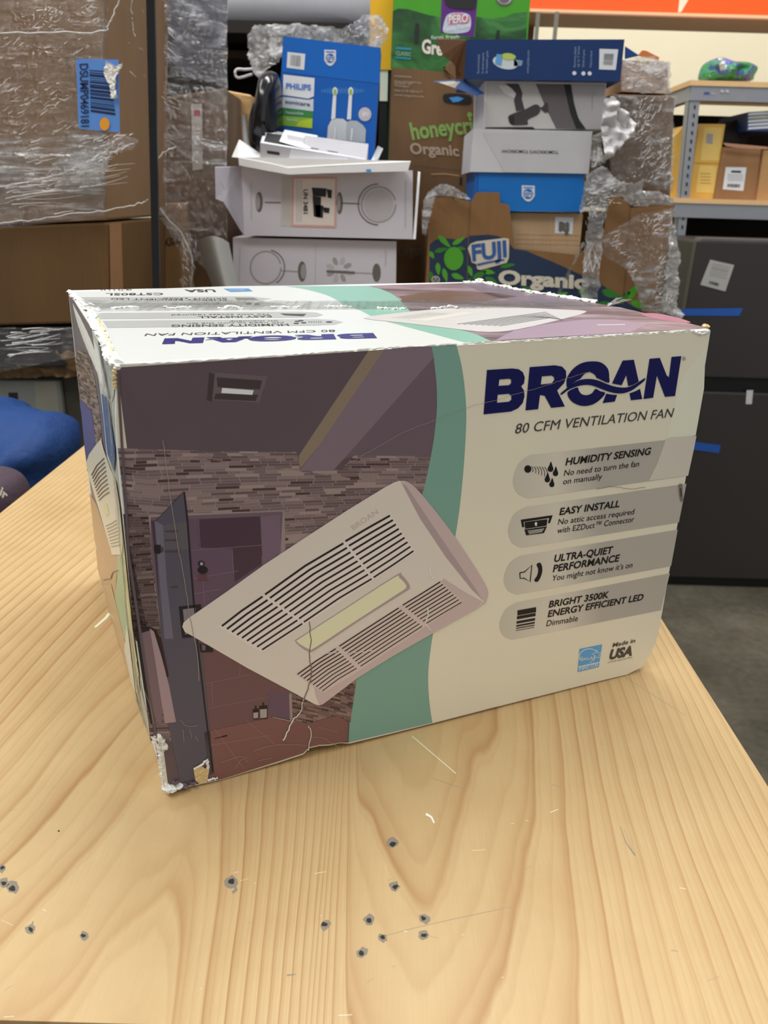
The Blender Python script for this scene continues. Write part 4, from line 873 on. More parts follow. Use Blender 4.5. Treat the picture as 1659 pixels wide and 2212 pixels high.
# thin black strap
m = MB(); p0, p1 = PY(1.27).P(314.5, -40), PY(1.27).P(329.5, 625); d = (p1-p0); tt = (0-p0.z)/d.z; p2 = p0+d*tt
m.hexa([p0, p0+V((.0115, 0, 0)), p2+V((.0115, 0, 0)), p2], [p0+V((0, .006, 0)), p0+V((.0115, .006, 0)), p2+V((.0115, .006, 0)), p2+V((0, .006, 0))], mt('strap_black', (14, 13, 14), .35)); s_ = m.build('black_strap', fix=True)
tag(s_, 'thin upright black strap in front of the left wrapped load', 'strap')

# blue fabric bag and dark plum bag
def soft(name, label, cat, poly, Y, depth, mat, seed, amp=.02, par=None):
    """pillow-like body filling an outline"""
    P = crom(poly, 5); pl = PY(Y); cx_ = sum(p[0] for p in P)/len(P); cy_ = sum(p[1] for p in P)/len(P); rings = 9; vs_ = []; n = len(P)
    for s_ in (1, -1):
        for j in range(rings):
            t = j/(rings-1); rr = math.cos(t*math.pi/2); z_ = math.sin(t*math.pi/2)
            for x, y in P:
                p = pl.P(cx_+(x-cx_)*max(rr, .001), cy_+(y-cy_)*max(rr, .001)); h = 1.4*abs(noise.noise(V((p.x*13, p.y*5, p.z*6))+V((seed, 0, 0))))+.5*noise.noise(p*25)-.4
                vs_.append(p+V((0, -s_*z_*depth/2-(s_*z_)*h*amp, 0)))
    m = MB(); fs = []
    for b_ in (0, rings*n):
        fs += [(b_+j*n+i, b_+j*n+(i+1) % n, b_+(j+1)*n+(i+1) % n, b_+(j+1)*n+i) for j in range(rings-1) for i in range(n)]
    m.add(vs_, fs, mat); o = m.build(name, par, fix=True, smooth=True)
    if label: tag(o, label, cat)
    return o
soft('fabric_bag', 'crumpled royal blue fabric bag on the floor side of the bench, far left', 'bag', [(-80, 890), (10, 888), (60, 894), (100, 898), (140, 930), (156, 975), (150, 1060), (130, 1150), (-80, 1250)], 1.12, .26, mt('bag_blue', (8, 52, 108), .75, bump=1.0, bscale=14, vary=.3, nscale=9), 3, .05)
plum = soft('drawstring_bag', 'dark plum fabric bag with white lettering, bottom left beyond the bench', 'bag', [(-90, 1020), (-20, 1012), (20, 1022), (45, 1045), (58, 1085), (50, 1160), (-90, 1260)], .93, .10, mt('bag_plum', (66, 52, 64), .8, bump=.3, bscale=40), 4, .012)
pp = Plane(PY(.86).P(10, 1060), (.15, -1, .1), .0006); m = MB(); m.text(pp, 'chair', (-34, 1038), (13, 1081), (-28, 1020), ink_w, 3, .03); m.build('white_lettering', plum)

# ---------------------------------------------------------------- centre pile
YC = 1.70
WB = mt('white_box_card', (196, 192, 200), .5, vary=.03); WBs = mt('white_box_inner', (226, 228, 232), .5); artg = mt('art_grey', (150, 146, 146), .5); artl = mt('art_pale', (178, 174, 178), .5); artd = mt('art_dark', (98, 94, 90), .5)
z2 = zz(400, 0, 2.9625)
# lower white carton
q = z2((305, 1520), (1352, 1545), (1348, 1900), (310, 1900))
r, plc, m, a, b = carton_px('white_carton', 'closed white light-fitting carton, lower of the two white ones', 'box', q, YC+.02, .26, WB, 'white light-fitting cartons')
m.stroke(plc, ell(*z2((515, 1712))[0], 33, 35), 3, artg, 1); m.stroke(plc, ell(*z2((530, 1712))[0], 36, 38, 14, 0, -80, 60), 2, artd, 2); m.stroke(plc, z2((615, 1732), (722, 1738)), 2.4, artg, 1); m.decal(plc, ell(*z2((748, 1737))[0], 9, 22), artd, 1); m.decal(plc, ell(*z2((756, 1737))[0], 6, 16), artg, 2)
m.stroke(plc, z2((835, 1560), (832, 1880)), 1.2, artl, 1)
for i in range(8):
    a_ = math.radians(45*i+20); c_ = z2((985, 1725))[0]; m.decal(plc, ell(c_[0]+20*math.cos(a_), c_[1]+20*math.sin(a_), 9, 5, 12, math.degrees(a_)), artg if i % 2 else artl, 1)
m.stroke(plc, z2((905, 1735), (1085, 1745)), 5, artd, 2); m.stroke(plc, z2((1085, 1745), (1200, 1750)), 2.2, artg, 1); m.decal(plc, ell(*z2((1225, 1745))[0], 9, 20), artd, 1)
m.stroke(plc, z2((350, 1580), (345, 1800)), 2.6, artl, 1); m.stroke(plc, z2((1285, 1600), (1282, 1700)), 3, artl, 1)
m.build('body', r, fix=False)
base_z = min(p.z for p in a)
# upper white carton with open flaps
q = z2((357, 1065), (1456, 1090), (1456, 1531), (378, 1506))
r, plc, m, a, b = carton_px('white_carton', 'opened white light-fitting carton with a battery warning label, upper one', 'box', q, YC, .27, WB, 'white light-fitting cartons')
pts_ = [(1135, 1305)]
m.stroke(plc, ell(*z2((1238, 1308))[0], 37, 38), 3.4, artg, 1); m.decal(plc, ell(*z2((1238, 1308))[0], 32, 33), artl, 1); m.stroke(plc, ell(*z2((1235, 1308))[0], 43, 44, 20, 0, 90, 270), 2.4, artd, 2); m.stroke(plc, z2((1000, 1300), (1118, 1304)), 2.6, artd, 1); m.decal(plc, ell(*z2((988, 1300))[0], 7, 24), artd, 1); m.decal(plc, ell(*z2((980, 1300))[0], 5, 17), artg, 2)
m.decal(plc, ell(*z2((473, 1293))[0], 8, 22), artd, 1); m.decal(plc, ell(*z2((465, 1293))[0], 5, 17), artg, 2); m.stroke(plc, z2((508, 1295), (612, 1297)), 2.6, artd, 1)
m.stroke(plc, z2((422, 1170), (424, 1410)), 3, artl, 1); m.stroke(plc, z2((1413, 1155), (1410, 1460)), 3, artl, 1)
m.build('body', r)
def flap(q, Ys, mat, root, name='flap', th=.002):
    m = MB(); P = [PY(Y).P(x, y) for (x, y), Y in zip(q, Ys)]; m.hexa(P, [p+V((0, th, th*.5)) for p in P], mat); return m.build(name, root, fix=True)
flap(z2((190, 1072), (355, 1066), (377, 1506), (345, 1460), (245, 1292), (195, 1272)), (YC-.08, YC, YC, YC-.01, YC-.06, YC-.08), mt('white_flap_side', (186, 182, 194), .5), r)
flap(z2((340, 1008), (560, 1050), (660, 1075), (900, 1068), (1443, 1034), (1425, 1096), (900, 1108), (665, 1117), (540, 1096), (345, 1058)), (YC-.05,)*10, mt('white_flap_top', (222, 220, 232), .5), r)
flap(z2((340, 1008), (660, 1075), (1443, 1034), (1300, 1050), (880, 1052), (690, 1040), (480, 985), (345, 895), (298, 1005)), (YC-.05, YC-.05, YC-.05, YC+.04, YC+.04, YC+.04, YC+.03, YC+.02, YC-.03), WBs, r)
flap(z2((1490, 1100), (1505, 1105), (1475, 1530), (1458, 1531)), (YC+.04, YC+.04, YC, YC), WBs, r)
flap(z2((455+700, 1085), (1190, 1083), (1190, 1098), (1165, 1100)), (YC-.053,)*4, mt('blue_dab', (40, 140, 214), .5), r, 'blue_tape_dab', .0005)
m = MB(); wl = mt('warn_label', (214, 204, 198), .5); red_ = mt('hatch_red', (206, 158, 152), .5)
m.decal(plc, z2((620, 1130), (690, 1133), (684, 1448), (612, 1448)), mt('film_label', (186, 182, 176), .5), 1); m.decal(plc, z2((684, 1130), (972, 1133), (966, 1458), (680, 1450)), red_, 2)
m.decal(plc, z2((697, 1143), (960, 1146), (953, 1445), (692, 1438)), wl, 3); m.text(plc, 'UN 3481', *z2((757, 1212), (757, 1366), (785, 1212)), ink_k, 5, .02)
for i, (x0, y0, x1, y1) in enumerate(((810, 1200, 905, 1260), (815, 1255, 870, 1390), (905, 1210, 940, 1270), (830, 1310, 885, 1395), (880, 1325, 925, 1365))): m.decal(plc, z2((x0, y0), (x1, y0+6), (x1-4, y1), (x0+8, y1-5)), ink_k, 4)
for i in range(3):
    m.stroke(plc, z2((716+i*14, 1150), (714+i*14, 1420)), 1.4, artl, 4); m.stroke(plc, z2((630+i*16, 1180), (628+i*16, 1400)), 1.6, artl, 2)
tag(m.build('warning_label', r), 'battery warning label with dashed red border')

# small black and white box leaning on top, with paper slip
Pf = [(562, 309), (633, 321), (790, 347), (790, 372), (562, 348)]; z6 = zz(400, 0, 3.606)
A_ = [PY(1.66).P(*p) for p in ((562, 309), (791, 347), (789, 375), (562, 350))]; B_ = [PY(1.75).P(*p) for p in ((570, 280), (796, 311), (794, 352), (570, 345))]
root = thing('small_box', 'small black and white box lying tilted on the opened white carton', 'box', (sum((p for p in A_+B_), V())/8).to_3d()); root.location.z = A_[3].z
m = MB(); m.hexa(A_, B_, mt('small_box_grey', (158, 156, 160), .5)); m.build('body', root, fix=True)
tpl = Plane.of(A_[0], A_[1], B_[0]); fpl = Plane.of(A_[0], A_[1], A_[3]); m = MB()
m.decal(tpl, z6((590, 1112), (620, 1012), (1420, 1120), (1405, 1240), (1000, 1180)), mt('small_box_white', (206, 210, 218), .4), 1); m.decal(tpl, z6((612, 1100), (636, 1035), (765, 1052), (1000, 1085), (1060, 1110), (1040, 1165), (840, 1140)), ink_k, 2)
m.decal(tpl, z6((1180, 1095), (1215, 1100), (1250, 1130), (1300, 1135), (1270, 1150), (1220, 1146), (1120, 1140)), ink_k, 2); m.stroke(tpl, z6((1070, 1150), (1120, 1175), (1190, 1185)), 2.5, ink_k, 2)
m.decal(fpl, z6((635, 1172), (735, 1186), (735, 1210), (640, 1196)), ink_k, 1); m.decal(fpl, z6((825, 1160), (1410, 1245), (1410, 1330), (800, 1260)), mt('small_box_front', (188, 188, 194), .5), 1); m.text(fpl, 'massager', *z6((1270, 1245), (1370, 1260), (1272, 1226)), artg, 3)
m.build('printed_panels', root)
m = MB(); sl = Plane(tpl.o+tpl.n*.006, tpl.n+V((.05, 0, 0))); m.decal(sl, z6((775, 1010), (1032, 1055), (1000, 1162), (900, 1150), (733, 1102)), mt('slip_white', (208, 212, 214), .5), 0)
for i in range(4): m.stroke(sl, z6((790+i*2, 1070+i*10-20), (985, 1104+i*10-20)), 1.4, artl, 1)
tag(m.build('paper_slip', root), 'curled white paper slip')

# tall blue toothbrush carton
BLU = mt('box_blue', (0, 84, 168), .4, vary=.03); 
q = [(612, 78), (822.5, 103), (806, 360), (596, 345)]
r, plb, m, a, b = carton_px('blue_carton', 'tall bright blue toothbrush carton standing in the centre of the pile', 'box', q, 1.80, .09, BLU, None)
d6 = lambda mat, k, *p: m.decal(plb, z6(*p), mat, k)
whi = mt('print_white', (206, 210, 216), .4); lblu = mt('print_light_blue', (70, 140, 205), .4); shd = mt('shield_blue', (110, 165, 215), .4)
d6(mt('box_blue_top', (0, 92, 180), .4), 1, (770, 283), (1522, 372), (1512, 650), (752, 560))
d6(whi, 2, (797, 404), (936, 420), (926, 544), (790, 527)); bars(m, plb, z6((820, 425), (905, 435), (900, 520), (815, 508)), 8, artg, 3, 5); 
def shield(mm, pl, c, w, h, k=2, mat=None, mat2=None):
    x, y = c; mat = mat or whi; mat2 = mat2 or BLU
    mm.decal(pl, [(x-w, y-h), (x+w, y-h*.94)]+crom([(x+w, y+h*.3), (x+w*.55, y+h*.8), (x, y+h), (x-w*.55, y+h*.8), (x-w, y+h*.3)], 4, False), mat, k)
    mm.decal(pl, ell(x, y+h*.05, w*.78, w*.78), mat2, k+1)
    for dy in (-.15, .1, .35): mm.stroke(pl, [(x-w*.7, y+h*dy+2), (x-w*.2, y+h*dy-1.5), (x+w*.2, y+h*dy+1.5), (x+w*.7, y+h*dy-1)], 1.5, mat, k+2)
    for sx, sy in ((-.3, -.2), (.25, .3)): mm.decal(pl, crom([(x+w*sx, y+h*sy-3), (x+w*sx+1, y+h*sy-.8), (x+w*sx+3, y+h*sy), (x+w*sx+1, y+h*sy+.8), (x+w*sx, y+h*sy+3), (x+w*sx-1, y+h*sy+.8), (x+w*sx-3, y+h*sy), (x+w*sx-1, y+h*sy-.8)], 1), mat, k+3)
    mm.decal(pl, [(x-w*.75, y-h*.8), (x+w*.75, y-h*.76), (x+w*.75, y-h*.64), (x-w*.75, y-h*.68)], mat2, k+1)
shield(m, plb, z6((1129, 450))[0], 12.5, 17.5)
d6(whi, 2, (765, 580), (1008, 608), (1002, 750), (960, 768), (800, 745), (760, 740)); d6(mt('print_white2', (190, 196, 204), .4), 2, (760, 755), (810, 758), (960, 778), (1000, 770), (998, 866), (755, 838))
d6(mt('print_green', (48, 122, 62), .4), 2, (760, 843), (998, 868), (994, 918), (757, 895)); d6(mt('print_lime', (120, 168, 52), .4), 2, (757, 899), (993, 920), (990, 1002), (755, 976)); d6(mt('print_lime2', (166, 190, 44), .4), 3, (890, 940), (990, 925), (988, 1000), (860, 985))
m.text(plb, 'PHILIPS', *z6((785, 690), (980, 703), (785, 646)), mt('philips_blue', (60, 110, 190), .4), 4, .03); m.text(plb, 'sonicare', *z6((780, 805), (972, 828), (780, 775)), mt('sonic_ink', (40, 60, 90), .4), 4, .02)
m.text(plb, 'ProtectiveClean', *z6((785, 885), (920, 893), (785, 865)), whi, 4); m.text(plb, 'Plaque Control', *z6((790, 935), (880, 945), (790, 918)), whi, 4)
for cx_ in (1165, 1288):
    for j in range(-9, 10):
        if abs(j) > 1: h_ = 34*math.exp(-abs(j)/6.0)*(1.2 if j % 2 else .6); m.stroke(plb, z6((cx_+j*11, 705-h_), (cx_+j*11, 712+h_)), 1.1, lblu, 2)
    m.stroke(plb, z6((cx_, 735), (cx_-12, 930)), 7, whi, 3, 9); m.decal(plb, z6(*ell(cx_+2, 712, 20, 34)), whi, 3); m.decal(plb, z6(*ell(cx_+2, 715, 11, 22)), mt('brush_green', (130, 170, 60), .5), 4)
d6(mt('handle_white', (186, 190, 194), .4), 3, (1135, 940), (1160, 922), (1230, 925), (1262, 950), (1270, 990), (1262, 1095), (1105, 1078), (1112, 985)); d6(mt('handle_grey', (162, 168, 176), .4), 4, (1262, 950), (1290, 938), (1340, 942), (1385, 975), (1408, 1010), (1402, 1112), (1255, 1095), (1258, 985))
m.stroke(plb, z6((1170, 990), (1162, 1090)), 4, mt('handle_white2', (206, 208, 210), .4), 5); m.stroke(plb, z6((1300, 1000), (1292, 1095)), 4, mt('handle_white2', (206, 208, 210), .4), 5); m.decal(plb, z6(*ell(1400, 890, 50, 54)), artl, 3); m.text(plb, '#1', *z6((1378, 905), (1425, 908), (1380, 868)), whi, 5, .03)
m.build('body', r)

# black rounded case, tan wrapped carton and white tube behind the white carton
o = soft('round_black_case', 'glossy black rounded case left of the tall blue carton', 'case', [(560, 330), (542, 315), (540, 260), (552, 215), (562, 170), (572, 157), (592, 155), (606, 175), (610, 240), (608, 340)], 1.79, .14, mt('gloss_black', (20, 20, 23), .18), 9, .003)
m = MB(); m.tube([PY(1.71).P(*p) for p in crom([(572, 330), (568, 260), (574, 205), (584, 180)], 6, False)], .004, mt('gloss_black2', (44, 46, 50), .15), 8); m.build('trim_bead', o, smooth=True)
r, pl, _, _ = solid_box('small_carton', 'tan tape-covered carton between the left load and the black case', 'box', [(490, 195), (543, 205), (540, 330), (486, 330)], 1.98, .2, mt('tan_wrap', (196, 158, 106), .35, bump=.4, bscale=30), None, bottom=1.1)
m = MB(); m.tube([PY(1.76).P(*p) for p in ((527, 248), (531, 300), (538, 355))], .006, mt('white_tube', (184, 188, 190), .4), 10); tag(m.build('white_tube', smooth=True), 'short white plastic tube beside the black case', 'tube')
m = MB(); m.tube([PY(1.70).P(*p) for p in ((822, 318), (812, 340), (806, 352))], .006, mt('white_tube', (184, 188, 190), .4), 8); tag(m.build('white_tube', smooth=True), 'short white tube end right of the tall blue carton', 'tube')
# bag of clear film behind the blue carton
m = MB(); crumple(m, PY(1.93, .001), [(530, 75), (545, 58), (575, 50), (640, 50), (700, 55), (735, 58), (770, 45), (785, 30), (822, 35), (842, 62), (838, 85), (812, 120), (640, 110), (606, 135), (590, 140), (562, 175), (548, 160), (535, 120)], 3, .05, FD, 21, 13)
pb = tag(m.build('plastic_bag', smooth=True), 'crinkled clear plastic bag above and behind the tall blue carton', 'plastic bag')
crease_highlights(pb, [(535, 75), (575, 52), (700, 56), (785, 34), (822, 40), (838, 80), (640, 105), (606, 130), (562, 170), (540, 120)], 1.87, 50, 60, 4, 18, 11, .0006, .6)
m = MB(); m.tube([PY(1.93).P(*p) for p in crom([(555, 148), (530, 150), (512, 150), (508, 160), (516, 168), (545, 160)], 6, False)], .003, rope, 6); tag(m.build('film_loop', smooth=True), 'small loop of twisted clear film left of the plastic bag', 'plastic wrap')
# grey curled sheet, lower left of the white cartons
m = MB(); P = []
for i in range(17):
    t = i/16; a0 = PY(1.62-.06*math.sin(t*math.pi)).P(*lerp2((424, 522), (494, 526), t)); a1 = PY(1.60-.05*math.sin(t*math.pi)).P(*lerp2((470, 650), (520, 650), t)); P += [a0+V((0, 0, .012*math.sin(t*3))), a1]
m.add(P, [(2*i, 2*i+1, 2*i+3, 2*i+2) for i in range(16)], mt('grey_sheet', (150, 150, 146), .5)); m.add([p+V((0, .002, 0)) for p in P], [(2*i, 2*i+2, 2*i+3, 2*i+1) for i in range(16)], mt('grey_sheet', (150, 150, 146), .5))
tag(m.build('curled_sheet', smooth=True), 'curled grey plastic sheet left of the lower white carton', 'plastic sheet')

# table-height stack of plain cartons under the centre pile
r, pl, a_, b_ = solid_box('large_carton', 'big plain carton carrying the white cartons, mostly hidden by the printed carton', 'box', [(498, 645), (866, 645), (866, 700), (498, 700)], YC+.01, .36, KRD, None, bottom=0.0)
for p in (): pass

# ---------------------------------------------------------------- produce cartons
z3 = zz(840, 0, 2.9625)
GRN = mt('bean_green', (62, 146, 26), .5)
def beans():
    s = NT('bean_print'); c = s.coord(); w = s.noise(s.scale(c, (5, 1, 9)), 1, 4, .6, 1.4)
    s.bsdf(s.ramp(w, [(.3, alb((16, 42, 22))), (.45, alb((28, 74, 34))), (.55, alb((44, 104, 48))), (.68, alb((84, 140, 74)))]), .5); return s.m
BEAN = beans()
q = [(853, -70), (1152, -80), (1138, 175), (842, 150)]
r, plg, m, a, b = carton_px('green_bean_carton', 'tall green carton printed with string beans, top centre', 'box', q, 2.31, .3, GRN, 'produce cartons', bottom=.8)
m.decal(plg, z3((25, 70), (60, 55), (120, 58), (180, 75), (250, 95), (330, 110), (335, 235), (550, 238), (560, 105), (640, 120), (740, 110), (800, 85), (885, 78), (872, 500), (10, 440)), BEAN, 1)
m.decal(plg, z3((340, -40), (570, -40), (545, 236), (330, 210)), mt('purple_panel', (84, 28, 120), .5), 2); m.decal(plg, crom(z3((360, 10), (375, -12), (545, -12), (560, 20), (545, 58), (480, 60), (385, 45)), 3), ink_k, 4)
m.decal(plg, z3(*ell(740, -10, 55, 48)), artd, 2); m.decal(plg, z3(*ell(740, -12, 46, 40)), artl, 3); m.decal(plg, z3(*ell(738, -6, 34, 26)), artd, 4)
m.decal(plg, crom(z3((350, 160), (375, 95), (440, 80), (515, 95), (525, 165), (500, 205), (400, 215), (350, 205)), 3), mt('logo_pale', (178, 190, 206), .5), 3); m.decal(plg, crom(z3((380, 110), (430, 85), (510, 100), (505, 148), (440, 150), (385, 155)), 3), mt('logo_rose', (190, 100, 120), .5), 4)
m.text(plg, 'PERO', *z3((382, 150), (505, 140), (384, 98)), whi, 6, .03); m.text(plg, 'Family Farms', *z3((352, 205), (522, 172), (350, 176)), whi, 6, .02)
m.text(plg, 'Green', *z3((210, 335), (420, 365), (213, 248)), mt('word_white', (212, 208, 200), .5), 5, .035); m.decal(plg, z3((170, 150), (195, 148), (188, 275), (165, 272)), ink_k, 4); m.decal(plg, z3((690, 195), (710, 193), (706, 245), (685, 245)), ink_k, 4)
m.decal(plg, z3((48, 300), (145, 308), (142, 322), (47, 314)), mt('organic_blue', (30, 130, 160), .5), 4); m.text(plg, 'CLASSIC', *z3((45, 352), (142, 360), (46, 326)), mt('organic_pale', (120, 160, 130), .5), 5, .02); m.decal(plg, z3((42, 362), (142, 370), (140, 382), (41, 372)), mt('organic_blue', (30, 130, 160), .5), 4)
m.text(plg, 'farm fresh', *z3((270, 250), (450, 245), (270, 228)), whi, 5); m.build('body', r)
# honeycrisp carton
HC = kraft('kraft_honey', (112, 84, 56))
q = [(846, 146), (1065, 164), (1052, 420), (838, 420)]
r, plh, m, a, b = carton_px('apple_carton', 'brown carton lettered with a green apple name, centre of the pile', 'box', q, 2.0, .3, HC, 'produce cartons', bottom=.8)
m.decal(plh, crom(z3((345, 625), (360, 602), (430, 598), (515, 610), (532, 640), (515, 668), (430, 668), (360, 655)), 4), ink_k, 2); m.decal(plh, z3((385, 625), (410, 655), (450, 650), (480, 630), (440, 618)), lblu, 3)
m.text(plh, 'honeycrisp', *z3((150, 893), (650, 845), (128, 785)), mt('apple_green', (126, 160, 82), .6), 3, .03, .05); m.decal(plh, z3(*ell(517, 735, 16, 18)), mt('apple_green', (126, 160, 82), .6), 3)
m.text(plh, 'Organic', *z3((140, 985), (452, 1000), (130, 915)), mt('organic_cream', (166, 148, 126), .6), 3, .03, .08); m.text(plh, 'from', *z3((470, 985), (520, 985), (470, 965)), mt('organic_cream', (166, 148, 126), .6), 3); m.text(plh, 'farms', *z3((470, 1022), (520, 1022), (470, 1000)), mt('organic_cream', (166, 148, 126), .6), 3)
for t_, y, x1 in (('WASHINGTON', 492, 145), ('Grown and packed in the', 524, 205), ('state of', 535, 150), ('Washington', 552, 130), ('keep at 33 degrees F', 582, 215), ('www.organics.com', 612, 225)): m.text(plh, t_, *z3((35, y), (x1, y+12*(x1/225)), (35, y-13)), mt('small_white', (176, 164, 148), .6), 3)
m.stroke(plh, z3((270, 1115), (360, 1112), (450, 1125)), 3, KRL, 1); m.decal(plh, z3((455, 1135), (470, 1135), (468, 1185), (452, 1180)), ink_k, 2); m.stroke(plh, z3((0, 1040), (530, 1100)), 1, KRD, 1)
m.decal(plh, z3((110, 1590), (250, 1580), (245, 1700), (105, 1700)), KRD, 1); m.text(plh, 'Organic', *z3((60, 1640), (250, 1625), (58, 1570)), mt('organic_dim', (104, 92, 78), .6), 3, .03)
m.build('body', r)
flap(z3((345, 432), (350, 450), (392, 395), (425, 420), (432, 515), (420, 530)), (1.99,)*6, HC, r)
# Fuji carton with cut-out front
YF = 1.72; plf = PY(YF); FK = kraft('kraft_fuji', (124, 92, 58)); root = thing('apple_carton', 'open brown organic apple carton with green leaf print and low cut-out front', 'box', (plf.P(1190, 700)).to_3d(), 'produce cartons')
bz = .80; root.location.z = bz
prof = z3((262, 1262), (300, 1266), (400, 1262), (412, 1282), (430, 1270), (520, 1290), (528, 1292), (562, 1230), (708, 1230), (712, 1296), (770, 1312), (805, 1590), (950, 1604), (1215, 1632), (1300, 1560), (1380, 1480), (1400, 1256), (1478, 1256), (1525, 1300), (1545, 1332), (1832, 1312))
P = [plf.P(x, y) for x, y in prof]; lx0 = P[0].x; rx = P[-1].x; bot = [V((rx-.02, YF, bz)), V((lx0+.0, YF, bz))]
m = MB(); lo_ = P+bot; m.hexa(lo_, [p+V((0, .005, 0)) for p in lo_], FK)
navyF = mt('fuji_navy', (24, 44, 72), .55); gF = mt('leaf_green', (70, 150, 30), .55); gF2 = mt('leaf_dark_green', (46, 112, 34), .55)
m.decal(plf, z3((262, 1562), (300, 1535), (360, 1525), (470, 1535), (520, 1508), (640, 1502), (705, 1512), (760, 1545), (800, 1592), (880, 1605), (960, 1640), (1060, 1680), (1200, 1745), (1330, 1800), (1450, 1880), (1560, 1960), (1700, 2030), (1700, 2120), (255, 2120)), navyF, 1)
def leaf(x, y, l, w, a, mat=gF, k=2): c_, s_ = math.cos(math.radians(a)), math.sin(math.radians(a)); m.decal(plf, z3(*[(x+u*c_-v*s_, y+u*s_+v*c_) for u, v in crom([(-l, 0), (-l*.4, -w), (l*.3, -w*.8), (l, 0), (l*.3, w*.8), (-l*.4, w)], 3)]), mat, k)
m.decal(plf, z3(*ell(415, 1655, 62, 75)), gF, 3)
for x, y, l, w, a in ((355, 1545, 55, 17, 45), (445, 1543, 45, 15, -30), (335, 1600, 45, 15, -15), (275, 1632, 26, 14, 60), (465, 1590, 30, 12, 10), (315, 1720, 40, 16, 85), (360, 1760, 45, 16, 75), (440, 1770, 42, 18, 20), (520, 1735, 36, 15, 70), (580, 1760, 50, 20, -30), (660, 1800, 50, 20, 30), (500, 1810, 40, 16, -50), (640, 1740, 40, 16, 10), (270, 1770, 34, 16, 80), (760, 1820, 40, 14, -20), (760, 1700, 50, 14, -10), (900, 1860, 60, 20, 15),
                      (1420, 1880, 60, 26, 20), (1500, 1905, 60, 24, -40), (1560, 1870, 55, 24, -60), (1600, 1950, 55, 22, 20), (1380, 1950, 55, 22, -10), (1250, 1880, 50, 18, 40), (1100, 1890, 50, 18, -20)): leaf(x, y, l, w, a, gF if (x+y) % 3 else gF2)
fc = mt('fuji_cream', (196, 188, 172), .55); fb = mt('fuji_blue', (38, 82, 148), .55)
m.decal(plf, z3((505, 1590), (522, 1560), (560, 1545), (640, 1535), (740, 1523), (768, 1528), (770, 1560), (768, 1650), (755, 1680), (690, 1700), (585, 1728), (565, 1722), (560, 1690), (530, 1680), (522, 1640)), fc, 4)
m.text(plf, 'FUJI', *z3((535, 1668), (755, 1640), (528, 1565)), fb, 6, .035); m.stroke(plf, z3((565, 1695), (640, 1678), (740, 1662)), 5, fb, 6, 3)
m.text(plf, 'Organic', *z3((700, 1818), (1262, 1850), (700, 1728)), fc, 6, .045, .06); m.decal(plf, z3(*ell(300, 1790, 26, 24)), fc, 4); m.decal(plf, z3(*ell(300, 1790, 20, 18)), navyF, 5); m.stroke(plf, z3((300, 1776), (288, 1798), (312, 1798), (300, 1776)), 1.6, fc, 6)
m.stroke(plf, z3((522, 1292), (505, 1620), (500, 1800)), 1.6, KRD, 2); m.stroke(plf, z3((1545, 1332), (1520, 1700), (1500, 1950)), 2, KRD, 2)
m.build('front_wall', root)
for nm, x0, x1 in (('side_wall', lx0, lx0+.005), ('side_wall', rx-.005, rx)):
    m = MB(); zt2 = P[0].z-.005; m.box((x0, YF+.005, bz), (x1, YF+.27, zt2), FK); m.build(nm, root)
m = MB(); m.box((lx0+.0051, YF+.27, bz), (rx-.0051, YF+.275, P[0].z-.02), FK); m.build('rear_wall', root)
m = MB(); m.box((lx0+.006, YF+.006, bz), (rx-.006, YF+.269, bz+.005), FK); m.build('bottom', root)
# things stacked in it
def stack(name, label, q, Y, depth, mat, group=None, bottom=None):
    r, pl, m, a, b = carton_px(name, label, 'box', q, Y, depth, mat, group, bottom=bottom); return r, pl, m
r, pl, m = stack('pale_carton', 'pale tan carton with a white code label, sunk in the apple carton', z3((775, 1360), (1242, 1370), (1232, 1700), (812, 1700)), YF+.03, .215, kraft('kraft_pale', (178, 150, 118)), bottom=bz+.006)
m.decal(pl, z3((1065, 1388), (1182, 1392), (1175, 1498), (1062, 1492)), whi, 1); m.text(pl, 'RJ', *z3((1090, 1478), (1150, 1482), (1090, 1418)), artd, 3, .05); bars(m, pl, z3((1085, 1425), (1160, 1428), (1158, 1480), (1082, 1478)), 6, artd, 2, 8)
for y in (1500, 1530, 1560): m.stroke(pl, z3((812, y), (1220, y+8)), 1, KRL, 1)
m.build('body', r)
r, pl, m = stack('blue_carton', 'bright blue carton with a white shield, just above the pale tan one', z3((553, 1103), (1250, 1115), (1241, 1356), (548, 1350)), YF+.012, .215, mt('box_blue2', (0, 104, 184), .4, vary=.04))
shield(m, pl, z3((892, 1238))[0], 14, 17.5, 2, None, mt('box_blue2', (0, 104, 184), .4)); m.decal(pl, z3((548, 1350), (560, 1104), (575, 1110), (565, 1352)), mt('box_blue3', (0, 80, 160), .4), 1); m.build('body', r)
r, pl, m = stack('white_carton', 'plain white carton with upside-down lettering, between the blue and the grey boxes', z3((541, 823), (1302, 840), (1278, 1112), (520, 1100)), YF+.005, .215, mt('box_white3', (188, 188, 192), .5, vary=.03))
m.text(pl, "TOMORROW'S TOMORROW!", *z3((1085, 965), (722, 957), (1085, 985)), ink_k, 2, .01); m.decal(pl, z3((600, 850), (1302, 840), (1290, 1000), (1278, 1112), (740, 1102), (660, 960)), mt('box_white4', (180, 180, 184), .5), 1); m.build('body', r)
r, pl, m = stack('massager_box', 'white box with grey picture of a massage gun, under the long navy box', z3((614, 517), (1392, 530), (1366, 830), (603, 822)), YF+.015, .215, mt('gun_box_edge', (196, 196, 198), .5))
